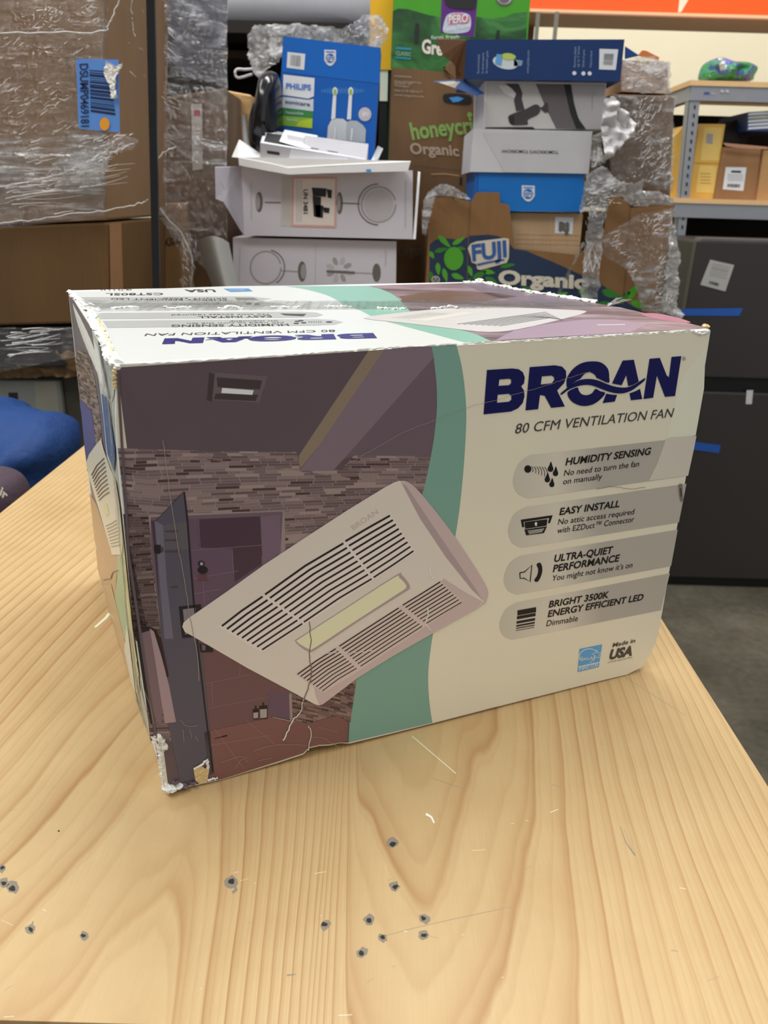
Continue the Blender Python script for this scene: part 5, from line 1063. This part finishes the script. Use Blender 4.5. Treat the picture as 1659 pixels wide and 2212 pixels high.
m.decal(pl, z3((628, 530), (1165, 540), (1240, 700), (1262, 826), (612, 815)), mt('gun_bg', (180, 178, 178), .5), 1); m.decal(pl, z3((940, 537), (1160, 540), (1175, 640), (1205, 740), (1240, 800), (1262, 828), (1070, 822), (1010, 700)), mt('leg_grey', (92, 86, 88), .5), 2); m.decal(pl, z3((1120, 540), (1165, 540), (1185, 660), (1215, 760), (1262, 828), (1200, 826), (1160, 720)), ink_k, 3)
m.decal(pl, z3((1160, 540), (1385, 542), (1355, 826), (1262, 826), (1225, 760), (1190, 660)), mt('gun_side', (158, 156, 158), .5), 2); m.text(pl, 'Therapeutic care', *z3((1300, 590), (1296, 700), (1312, 590)), artg, 3)
gd = mt('gun_dark', (58, 52, 56), .5); gp = lambda mat, k, *p_: m.decal(pl, z3(*p_), mat, k)
gp(mt('sleeve_pale', (206, 206, 208), .5), 2, (700, 545), (760, 548), (830, 590), (850, 620), (800, 625), (740, 600)); gp(gd, 3, (745, 535), (830, 538), (845, 570), (855, 600), (850, 630), (868, 700), (815, 712), (800, 640), (815, 600), (790, 570))
gp(gd, 3, *crom([(765, 760), (775, 735), (870, 700), (930, 670), (960, 675), (970, 705), (950, 735), (890, 765), (890, 795), (850, 800), (800, 800), (775, 790)], 3)); gp(gd, 4, (968, 688), (985, 683), (1000, 655), (1018, 660), (1022, 715), (1000, 720), (980, 705)); gp(ink_k, 4, (770, 745), (800, 740), (805, 800), (778, 790)); gp(ink_k, 4, (620, 815), (920, 812), (935, 826), (612, 828))
m.build('body', r)
NAV = mt('box_navy', (10, 46, 98), .38, vary=.03)
r, pl, m = stack('navy_carton', 'long navy blue carton lying across the top of the centre stack', z3((497, 253), (1508, 252), (1481, 522), (481, 505)), YF-.01, .215, NAV)
m.decal(pl, z3((1348, 312), (1468, 316), (1452, 448), (1345, 444)), whi, 1); bars(m, pl, z3((1378, 340), (1440, 342), (1432, 418), (1372, 415)), 9, ink_g, 2, 11, vertical=False); m.decal(pl, z3(*ell(745, 400, 82, 42, 20, 12)), mt('brush_head_pale', (190, 200, 206), .4), 1); m.decal(pl, z3((690, 345), (730, 350), (720, 420), (680, 410)), mt('brush_blue', (90, 150, 205), .4), 2)
m.decal(pl, z3(*ell(765, 362, 48, 22, 14, 5)), mt('brush_lime', (170, 190, 90), .4), 2); m.decal(pl, z3((800, 380), (858, 388), (850, 420), (800, 425)), mt('brush_head_dim', (120, 145, 170), .4), 1)
pale = mt('navy_print', (130, 150, 178), .4)
for i, (x, y0, y1, t_) in enumerate(((578, 470, 350, 'Recommended'), (606, 470, 338, 'by dental experts'), (632, 470, 325, 'for healthier gums'), (895, 470, 322, 'www.philips.com'), (1195, 430, 300, 'Removes plaque'), (1218, 430, 295, 'up to 7 times'), (1250, 430, 318, 'Gentle on gums'), (1298, 430, 322, 'Pressure sensor'))): m.text(pl, t_, *z3((x, y0), (x+4, y1), (x-15, y0)), pale, 2)
for x, y in ((1187, 468), (1245, 470), (1285, 470)): m.decal(pl, z3(*ell(x, y, 13, 13)), whi, 2)
m.build('body', r)
flap(z3((300, 250), (495, 257), (482, 507), (430, 510), (425, 425), (392, 388), (345, 350)), (YF-.05, YF-.01, YF-.01, YF-.02, YF-.03, YF-.04, YF-.05), kraft('kraft_flap_dark', (84, 54, 30)), r)
flap(z3((285, 522), (478, 508), (612, 598), (560, 615), (360, 540)), (YF-.04, YF, YF, YF-.02, YF-.04), mt('navy_flap', (34, 62, 110), .4), r)
flap(z3((320, 528), (470, 518), (545, 605), (500, 590), (370, 545)), (YF-.045, YF-.005, YF-.005, YF-.02, YF-.045), mt('flap_print', (156, 150, 136), .5), r)
flap(z4 := zz(1250, 0, 2.91)((292, 292), (382, 350), (290, 372)), (YF+.04,)*3, mt('box_blue_side', (20, 62, 128), .4), r)
z4 = zz(1250, 0, 2.91)
# brown carton column at the right, wrapped in film
r, plr, a, b = solid_box('large_carton', 'tall brown carton wrapped in crinkled film, right of the grey and white boxes', 'box', z4((200, 590), (605, 602), (590, 1215), (200, 1215)), YF+.12, .3, kraft('kraft_r', (104, 82, 62)), None, bottom=1.24)
r, plr2, a, b = solid_box('large_carton', 'brown carton beside the tan box, lower in the right film-wrapped column', 'box', z4((345, 1292), (606, 1292), (560, 1500), (345, 1500)), YF+.28, .2, KR, None, bottom=.8)
r, pl, m = stack('small_carton', 'small open brown carton at the top of the right wrapped column', z4((275, 378), (560, 392), (560, 590), (265, 575)), YF+.14, .2, kraft('kraft_o', (168, 132, 104)), None, ); m.build('body', r)
flap(z4((372, 352), (400, 318), (425, 320), (508, 362), (500, 378)), (YF+.16,)*5, kraft('kraft_tip', (178, 108, 56)), r)
rw = thing('stretch_film', 'crinkled clear film over the right column of brown cartons', 'plastic wrap', plr.P(1400, 690).to_3d()); rw.location.z = .8
def cr(poly, Y, mat, seed, amp=.03, fq=16, step=3, nm='film_sheet', par=rw):
    m = MB(); crumple(m, PY(Y, .001), z4(*poly), step, amp, mat, seed, fq); return m.build(nm, par, smooth=True)
cr([(270, 380), (380, 350), (450, 365), (575, 395), (580, 520), (600, 590), (430, 590), (265, 570)], YF+.08, FD, 31, .03)
cr([(200, 590), (605, 600), (600, 1220), (420, 1180), (215, 1130), (165, 900)], YF+.06, FC, 32, .03)
cr([(150, 620), (215, 600), (260, 660), (385, 775), (330, 850), (210, 985), (150, 1035), (140, 850)], YF-.03, mt('white_poly', (196, 194, 196), .3, bump=.4, bscale=25), 33, .04, nm='white_plastic')
cr([(45, 1090), (150, 1035), (200, 1060), (240, 1130), (330, 1150), (420, 1110), (400, 1200), (520, 1200), (608, 1245), (600, 1292), (350, 1300), (310, 1290), (270, 1240), (180, 1235), (170, 1300), (40, 1330), (0, 1350), (20, 1200)], YF-.04, FD, 34, .035)
cr([(75, 850), (150, 820), (160, 1030), (70, 1070)], YF-.02, FC, 35, .02)
cr([(60, 1290), (170, 1240), (165, 1400), (135, 1700), (130, 1890), (10, 1880), (30, 1600)], YF-.03, FD, 36, .03)
cr([(150, 1480), (345, 1350), (605, 1295), (570, 1700), (530, 1990), (400, 1960), (300, 1700), (140, 1600)], YF-.03, FC, 37, .025)
cr([(580, 1300), (630, 1500), (635, 1800), (600, 1900), (650, 1970), (600, 2000), (520, 1960), (545, 1700)], YF-.05, FD, 38, .03)
cr([(-170, 1900), (-110, 1780), (0, 1560), (20, 1500), (40, 1530), (-40, 1700), (-100, 1850)], YF-.03, FC, 39, .02, nm='film_strand')
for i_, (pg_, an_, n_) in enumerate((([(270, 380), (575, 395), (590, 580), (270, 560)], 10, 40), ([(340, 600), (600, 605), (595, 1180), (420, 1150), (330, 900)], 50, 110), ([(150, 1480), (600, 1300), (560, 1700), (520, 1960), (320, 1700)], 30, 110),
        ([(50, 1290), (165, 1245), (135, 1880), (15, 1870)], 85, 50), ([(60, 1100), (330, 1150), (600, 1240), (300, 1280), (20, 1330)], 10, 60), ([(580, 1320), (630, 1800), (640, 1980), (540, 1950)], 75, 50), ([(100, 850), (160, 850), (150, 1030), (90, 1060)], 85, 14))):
    crease_highlights(rw, z4(*pg_), YF-.06, an_, n_, 5, 22 if an_ != 85 else 60, 20+i_, .0004, .3)
m = MB(); crumple(m, PY(YF-.03, .001), z3((215, 1290), (240, 1230), (330, 1170), (400, 1180), (500, 1240), (535, 1280), (430, 1275), (400, 1262), (300, 1262), (265, 1400), (240, 1520), (205, 1500)), 2.6, .05, FD, 40, 18); tag(m.build('stretch_film', smooth=True), 'wisps of clear film over the left corner of the apple carton', 'plastic wrap')
r, pl, a_, b_ = solid_box('large_carton', 'big plain brown bin under the apple cartons, hidden behind the printed carton', 'box', [(900, 720), (1458, 720), (1458, 800), (900, 800)], YF-.0, .95, KRD, None, bottom=0.0, top=bz-.001)

# ---------------------------------------------------------------- steel shelving at the right
YR = 2.95; grey_s = mt('rack_grey', (142, 144, 150), .45, .3); board = mt('particle_board', (214, 176, 128), .7)
root = thing('shelving_rack', 'grey steel shelving rack with particle board shelves, right of the wrapped column', 'shelf', PY(YR).P(1480, 520).to_3d()); root.location.z = 0
plk = PY(YR)
def upright(dY, x0=1492, x1=1516, x2=1461, x3=1480):
    pl = PY(YR+dY); A = [plk.P(x0, 183), plk.P(x1, 183), plk.P(x3, 508), plk.P(x2, 508)]
    dv = V((0, dY, 0)); A = [p+dv for p in A]
    for i, j in ((2, 1), (3, 0)):
        d = A[i]-A[j]; A[i] = A[j]+d*((A[j].z-0.0)/(A[j].z-A[i].z))
    m = MB(); m.hexa(A, [p+V((0, .002, 0)) for p in A], grey_s); m.hexa([A[0], A[0]+V((.002, 0, 0)), A[3]+V((.002, 0, 0)), A[3]], [p+V((0, .04, 0)) for p in (A[0], A[0]+V((.002, 0, 0)), A[3]+V((.002, 0, 0)), A[3])], grey_s)
    if dY == 0:
        for i in range(17): y = 190+i*18.5; cxp = 1506-(y-183)*.104; m.decal(plk, [(cxp-2.2, y), (cxp+1.8, y+1), (cxp+1, y+9), (cxp-2.6, y+8)], ink_k, 2)
    o = m.build('upright', root); return A
UA = upright(0); upright(.5)
for dY in (0, .5):
    m = MB(); m.box((2.31, YR+dY-.004, 0), (2.355, YR+dY-.002 if dY == 0 else YR+dY+.002, UA[0].z), grey_s); m.build('upright', root)
XR = 2.35; zb0 = plk.P(1560, 187).z; zb1 = plk.P(1560, 219).z; zc0 = plk.P(1560, 441).z; zc1 = plk.P(1560, 472).z; xl = UA[0].x
for zt0, zt1, nm in ((zb0, zb1, 'top'), (zc0, zc1, 'mid')):
    m = MB(); m.box((xl+.002, YR-.003, zt1), (XR, YR+.03, zt0), grey_s)
    if nm == 'top':
        for cx_ in (1560, 1571): m.decal(PY(YR-.003), ell(cx_, 197, 4, 3.4), artl, 3)
        m.stroke(PY(YR-.003), [(1521, 201), (1533, 201)], 4, mt('rack_logo', (50, 70, 150), .5), 3); m.stroke(PY(YR-.003), [(1536, 202), (1544, 202)], 2, artl, 3)
    m.build('beam', root)
    m = MB(); m.box((xl+.002, YR+.03, zt1), (xl+.03, YR+.5, zt0), grey_s); m.build('side_beam', root)
    m = MB(); m.box((xl-.005, YR-.006, zt0), (XR, YR+.52, zt0+.016), board); m.build('shelf_board', root)
m = MB(); m.box((xl+.04, YR+.46, .3), (XR, YR+.48, zb1), mt('rack_shade', (26, 22, 20), .9)); m.build('dark_backdrop', root)  # black sheet added to stand for the shade inside the rack
# goods on the shelf
zs = zc0+.016
def onshelf(name, label, q, dY, depth, mat, group=None): r, pl, m, a, b = carton_px(name, label, 'box', q, YR+dY, depth, mat, group, bottom=zs); return r, pl, m
YEL = mt('yellow_tape', (206, 164, 76), .3, bump=.2, bscale=14)
r, pl, m = onshelf('taped_carton', 'yellow tape-covered carton on the rack shelf behind the upright', z4((758, 778), (922, 780), (850, 1245), (690, 1245)), .06, .25, YEL, 'yellow taped cartons')
m.decal(pl, z4((790, 800), (905, 805), (880, 1010), (765, 1010)), mt('yellow_pale', (216, 184, 104), .3), 1); m.decal(pl, z4((805, 840), (845, 842), (842, 905), (800, 900)), artg, 2); m.decal(pl, z4((760, 1040), (870, 1045), (850, 1215), (735, 1210)), mt('yellow_pale', (216, 184, 104), .3), 1); m.stroke(pl, z4((730, 1025), (885, 1028)), 2.5, mt('yellow_deep', (176, 134, 56), .3), 1)
for y in (1090, 1110, 1130, 1150): m.stroke(pl, z4((765, y), (830, y+2)), 1.5, mt('yellow_deep', (176, 134, 56), .3), 2)
m.build('body', r)
r, pl, m = onshelf('taped_carton', 'yellow tape-covered carton half hidden left of the rack upright', z4((600, 860), (665, 790), (650, 1245), (580, 1240)), .08, .2, YEL, 'yellow taped cartons'); m.build('body', r)
r, pl, m = onshelf('shelf_carton', 'brown carton with a white shipping label on the rack shelf', z4((908, 925), (1148, 935), (1112, 1250), (850, 1250)), .05, .3, kraft('kraft_s', (140, 104, 72)), 'brown cartons on the rack shelf')
m.decal(pl, crom(z4((925, 1050), (1055, 1052), (1035, 1200), (905, 1190)), 1), whi, 1); bars(m, pl, z4((932, 1155), (1020, 1158), (1018, 1180), (930, 1176)), 9, ink_k, 2, 21); m.decal(pl, z4((960, 1072), (1022, 1074), (1020, 1086), (958, 1084)), ink_k, 2)
for y in (1098, 1110, 1122, 1134): m.stroke(pl, z4((935, y), (1035, y+2)), 1, artg, 2)
m.build('body', r); flap(z4((908, 900), (1190, 925), (1190, 940), (1000, 930), (925, 918)), (YR+.02,)*5, kraft('kraft_s2', (168, 124, 98)), r)
r, pl, m = onshelf('shelf_carton', 'paler carton cut off by the right edge of the photo, on the rack shelf', z4((1165, 945), (1290, 948), (1280, 1250), (1120, 1250)), .04, .3, kraft('kraft_s3', (176, 136, 92)), 'brown cartons on the rack shelf'); m.build('body', r)
r, pl, m, a, b = carton_px('flat_pack', 'stack of navy and white flat packs on the shelf cartons, at the right edge', 'box', z4((1065, 705), (1290, 690), (1290, 825), (1055, 822)), YR+.03, .25, mt('flat_navy', (40, 62, 112), .5))
for i in range(5): m.decal(pl, z4((1068, 712+i*22), (1150+i*8, 704+i*22), (1240, 704+i*22), (1240, 716+i*22), (1064, 726+i*22)), whi if i != 1 else mt('flat_cream', (190, 182, 160), .5), 1)
m.build('body', r)
r, pl, m, a, b = carton_px('dark_carton', 'near black carton in the shade above the brown shelf carton', 'box', z4((915, 800), (1050, 720), (1060, 900), (905, 898)), YR+.12, .2, mt('dark_carton_m', (34, 28, 28), .7)); m.build('body', r)
# shiny packet on the top shelf
root = thing('snack_packet', 'crumpled shiny green and purple packet on the top shelf board', 'bag', PY(YR+.08).P(1575, 176).to_3d()); root.location.z = zb0+.016
def packet():
    s = NT('packet_foil'); c = s.coord(); n_ = s.noise(c, 28, 3, .6); n2 = s.noise(c, 60, 3, .7); w = s.n('ShaderNodeSeparateXYZ'); s.put(w.inputs[0], c)
    col = s.ramp(s.math('ADD', s.math('MULTIPLY', n_, .8), s.math('MULTIPLY', w.outputs[2], 1.2)), [(.35, alb((30, 110, 66))), (.47, alb((56, 150, 90))), (.52, alb((66, 60, 150))), (.66, alb((110, 110, 200))), (.74, alb((200, 206, 226)))], 'LINEAR')
    s.bsdf(col, .2, 0, s.bump(n2, 1.0, .02), .3); return s.m
P_ = z4((760, 512), (765, 440), (790, 400), (840, 375), (900, 360), (960, 385), (1040, 390), (1100, 405), (1122, 430), (1100, 480), (1075, 512), (900, 514))
pl = PY(YR+.08); Pw = crom(P_, 3); m = MB(); cx_, cy_ = 1575, 152; rings = 8; n = len(Pw); vs_ = []
for s_ in (1, -1):
    for j in range(rings):
        t = j/(rings-1); rr = math.cos(t*math.pi/2)
        for x, y in Pw: p = pl.P(cx_+(x-cx_)*max(rr, .01), cy_+(y-cy_)*max(rr, .01)); vs_.append(p+V((0, -s_*math.sin(t*math.pi/2)*(.05+.03*noise.noise(p*30)), 0)))
m.add(vs_, [(b_+j*n+i, b_+j*n+(i+1) % n, b_+(j+1)*n+(i+1) % n, b_+(j+1)*n+i) for b_ in (0, rings*n) for j in range(rings-1) for i in range(n)], packet()); m.build('pouch', root, fix=True, smooth=True)
m = MB(); crumple(m, PY(YR+.02, .001), z4((865, 360), (930, 362), (925, 440), (890, 445)), 1.5, .02, whi, 3, 60); m.build('white_tag', root)

# ---------------------------------------------------------------- dark steel refrigerator
YG = 2.435; plG = PY(YG, .0012); fr = mt('fridge_steel', (58, 54, 53), .42, .25, vary=.03, nscale=4); fs_ = mt('fridge_side', (30, 27, 26), .5); fk = mt('fridge_black', (10, 10, 11), .5)
xg = plG.P(1505, 530).x; xg2 = xg+.62; ztop = plG.P(1560, 521).z; zm0 = plG.P(1560, 816).z; zm1 = plG.P(1560, 848).z
root = thing('refrigerator', 'dark steel two-door refrigerator with blue tape strips, under the rack at the right', 'refrigerator', (xg+.31, YG+.3, 0))
m = MB(); m.box((xg+.004, YG+.045, .02), (xg2-.004, YG+.50, ztop-.004), fs_); m.build('cabinet', root, bevel=.004)
m = MB(); m.box((xg, YG, zm0), (xg2, YG+.04, ztop), fr); d1 = m.build('freezer_door', root, bevel=.004)
m = MB(); m.box((xg, YG, .035), (xg2, YG+.04, zm1), fr); d2 = m.build('fridge_door', root, bevel=.004)
m = MB(); m.box((xg+.01, YG+.012, zm1), (xg2-.01, YG+.044, zm0), fk); m.build('handle_recess', root)
m = MB(); m.box((xg+.02, YG+.012, 0.0), (xg2-.02, YG+.044, .034), fk); m.build('kick_plate', root)
m = MB(); m.box((xg+.01, YG+.0, ztop), (xg2, YG+.05, ztop+.008), mt('fridge_trim', (112, 108, 104), .4, .4)); m.build('hinge_cover', root)
bt = mt('painter_tape', (28, 84, 168), .6)
def sub(parent, pts, mat, nm, k=1):
    m = MB(); P = [plG.P(x, y, k) for x, y in pts]; m.hexa(P, [p+V((0, .0008, 0)) for p in P], mat); o = m.build(nm, parent, fix=True); return o
o = sub(d1, z4((640, 1942), (1034, 1938), (1010, 1986), (640, 1984)), bt, 'tape_strip'); o = sub(d2, [(1470, 951), (1557, 962), (1553, 979), (1470, 968)], bt, 'tape_strip')
o = sub(d2, [(1613, 843), (1627, 843), (1624, 873), (1611, 873)], mt('white_clip', (196, 198, 198), .4), 'plastic_clip')
m = MB(); Pq = [plG.P(x, y, 1) for x, y in crom(z4((827, 1632), (978, 1666), (922, 1832), (764, 1790)), 1)]
m.decal(plG, z4((827, 1632), (978, 1666), (922, 1832), (764, 1790)), mt('energy_paper', (164, 164, 160), .5), 1)
for i in range(6): m.stroke(plG, z4((842-i*4, 1655+i*14), (950-i*4, 1680+i*14)), .9, artd if i == 2 else artg, 2)
bars(m, plG, z4((822, 1765), (885, 1782), (880, 1798), (816, 1780)), 7, ink_k, 2, 5); m.build('energy_label', d1)

# ---------------------------------------------------------------- orange pallet racking beam, deck and posts at the back
YO = 3.6; po = PY(YO); org_ = mt('beam_orange', (232, 84, 28), .35); z0 = po.P(1400, 30).z
m = MB(); x0 = po.P(1140, 20).x; m.box((x0, YO, z0), (x0+2.6, YO+.05, z0+.13), org_); m.box((x0, YO-.012, z0-.006), (x0+2.6, YO+.0, z0+.004), mt('beam_lip', (255, 178, 140), .3))
rk = thing('pallet_rack', 'orange steel racking beam with a brown deck edge, top right', 'rack', (x0+1, YO, 0)); m.build('beam', rk)
m = MB(); m.box((x0-.1, YO+.051, z0), (x0+2.6, YO+.31, z0+.02), mt('deck_brown', (150, 116, 88), .7)); m.build('deck', rk)
m = MB(); m.decal(PY(YO-.002), z4((635, -20), (700, -20), (645, 75), (625, 78)), mt('beam_glint_paint', (244, 206, 186), .3), 0); m.build('painted_glint', rk)  # pale glint painted on the orange beam
for x in (x0+.02, x0+2.5):
    m = MB(); m.box((x, YO+.311, 0), (x+.06, YO+.36, z0+.2), mt('rack_post_m', (120, 90, 70), .5)); m.build('rear_post', rk)
for i, (xa, lab) in enumerate(((1160, 'thin white upright tube behind the navy carton, left one'), (1200, 'thin white upright tube behind the navy carton, right one'))):
    m = MB(); p = PY(3.3).P(xa, 60); m.tube([V((p.x, 3.3, 0)), V((p.x, 3.3, PY(3.3).P(xa, 26).z))], .008, mt('white_post', (236, 226, 214), .4), 10); tag(m.build('white_post', smooth=True), lab, 'post', 'white upright tubes')
m = MB(); p = PY(2.38).P(822, 0); q_ = PY(2.38).P(800, 0); zc_ = PY(2.38).P(822, 150).z; m.box((q_.x, 2.38, zc_), (PY(2.38).P(850, 0).x, 2.44, 2.3), mt('post_yellow', (246, 168, 18), .45)); yp = thing('yellow_post', 'orange-yellow steel post left of the green bean carton', 'post', (p.x, 2.41, 0)); m.build('post', yp)
m = MB(); m.box((q_.x+.03, 2.385, zc_-.075), (PY(2.38).P(842, 0).x, 2.44, zc_), mt('post_tip', (214, 216, 210), .5)); m.build('end_cap', yp); m = MB(); m.box((q_.x+.03, 2.39, 0), (PY(2.38).P(842, 0).x, 2.43, zc_-.075), fk); m.build('lower_post', yp)
# grey roll lying on dark shelving, top left
m = MB(); pc = PY(2.55); cA = pc.P(430, -15); cB = pc.P(806, -10); rad = (pc.P(640, -12)-pc.P(640, 61)).length*.98
cA.y += rad*.6; cB.y += rad*.6; m.tube([cA, cB], rad, mt('roll_grey', (205, 207, 216), .5), 40); o = m.build('foam_roll', smooth=False); tag(o, 'big pale grey roll lying across the dark shelf, top centre left', 'roll')
for p_ in o.data.polygons: p_.use_smooth = len(p_.vertices) == 4
dk = mt('dark_shelf_m', (30, 24, 20), .8); root = thing('dark_shelf', 'dark wooden shelf unit behind the plastic bag', 'shelf', (cA.x+.3, 2.8, 0)); zs_ = cA.z-rad
m = MB(); m.box((cA.x-.2, 2.45, zs_-.03), (pc.P(846, 0).x, 3.1, zs_), dk); m.build('shelf_board', root); m = MB(); m.box((cA.x-.2, 3.1, 0), (pc.P(1000, 0).x, 3.12, zs_+.5), dk); m.build('dark_backdrop', root)
m = MB(); z2_ = pc.P(520, 120).z; m.box((cA.x-.2, 2.6, z2_), (pc.P(846, 0).x, 3.1, z2_+.02), mt('shelf_edge', (58, 40, 26), .8)); m.build('shelf_board', root)
for x in (cA.x-.2, pc.P(846, 0).x-.03): m = MB(); m.box((x, 2.62, 0), (x+.03, 3.1, zs_-.03), dk); m.build('side_panel', root)
m = MB(); zb_ = .9; m.box((pc.P(500, 0).x, 2.62, zb_), (pc.P(840, 0).x, 3.0, zb_+.02), dk); m.build('shelf_board', root)
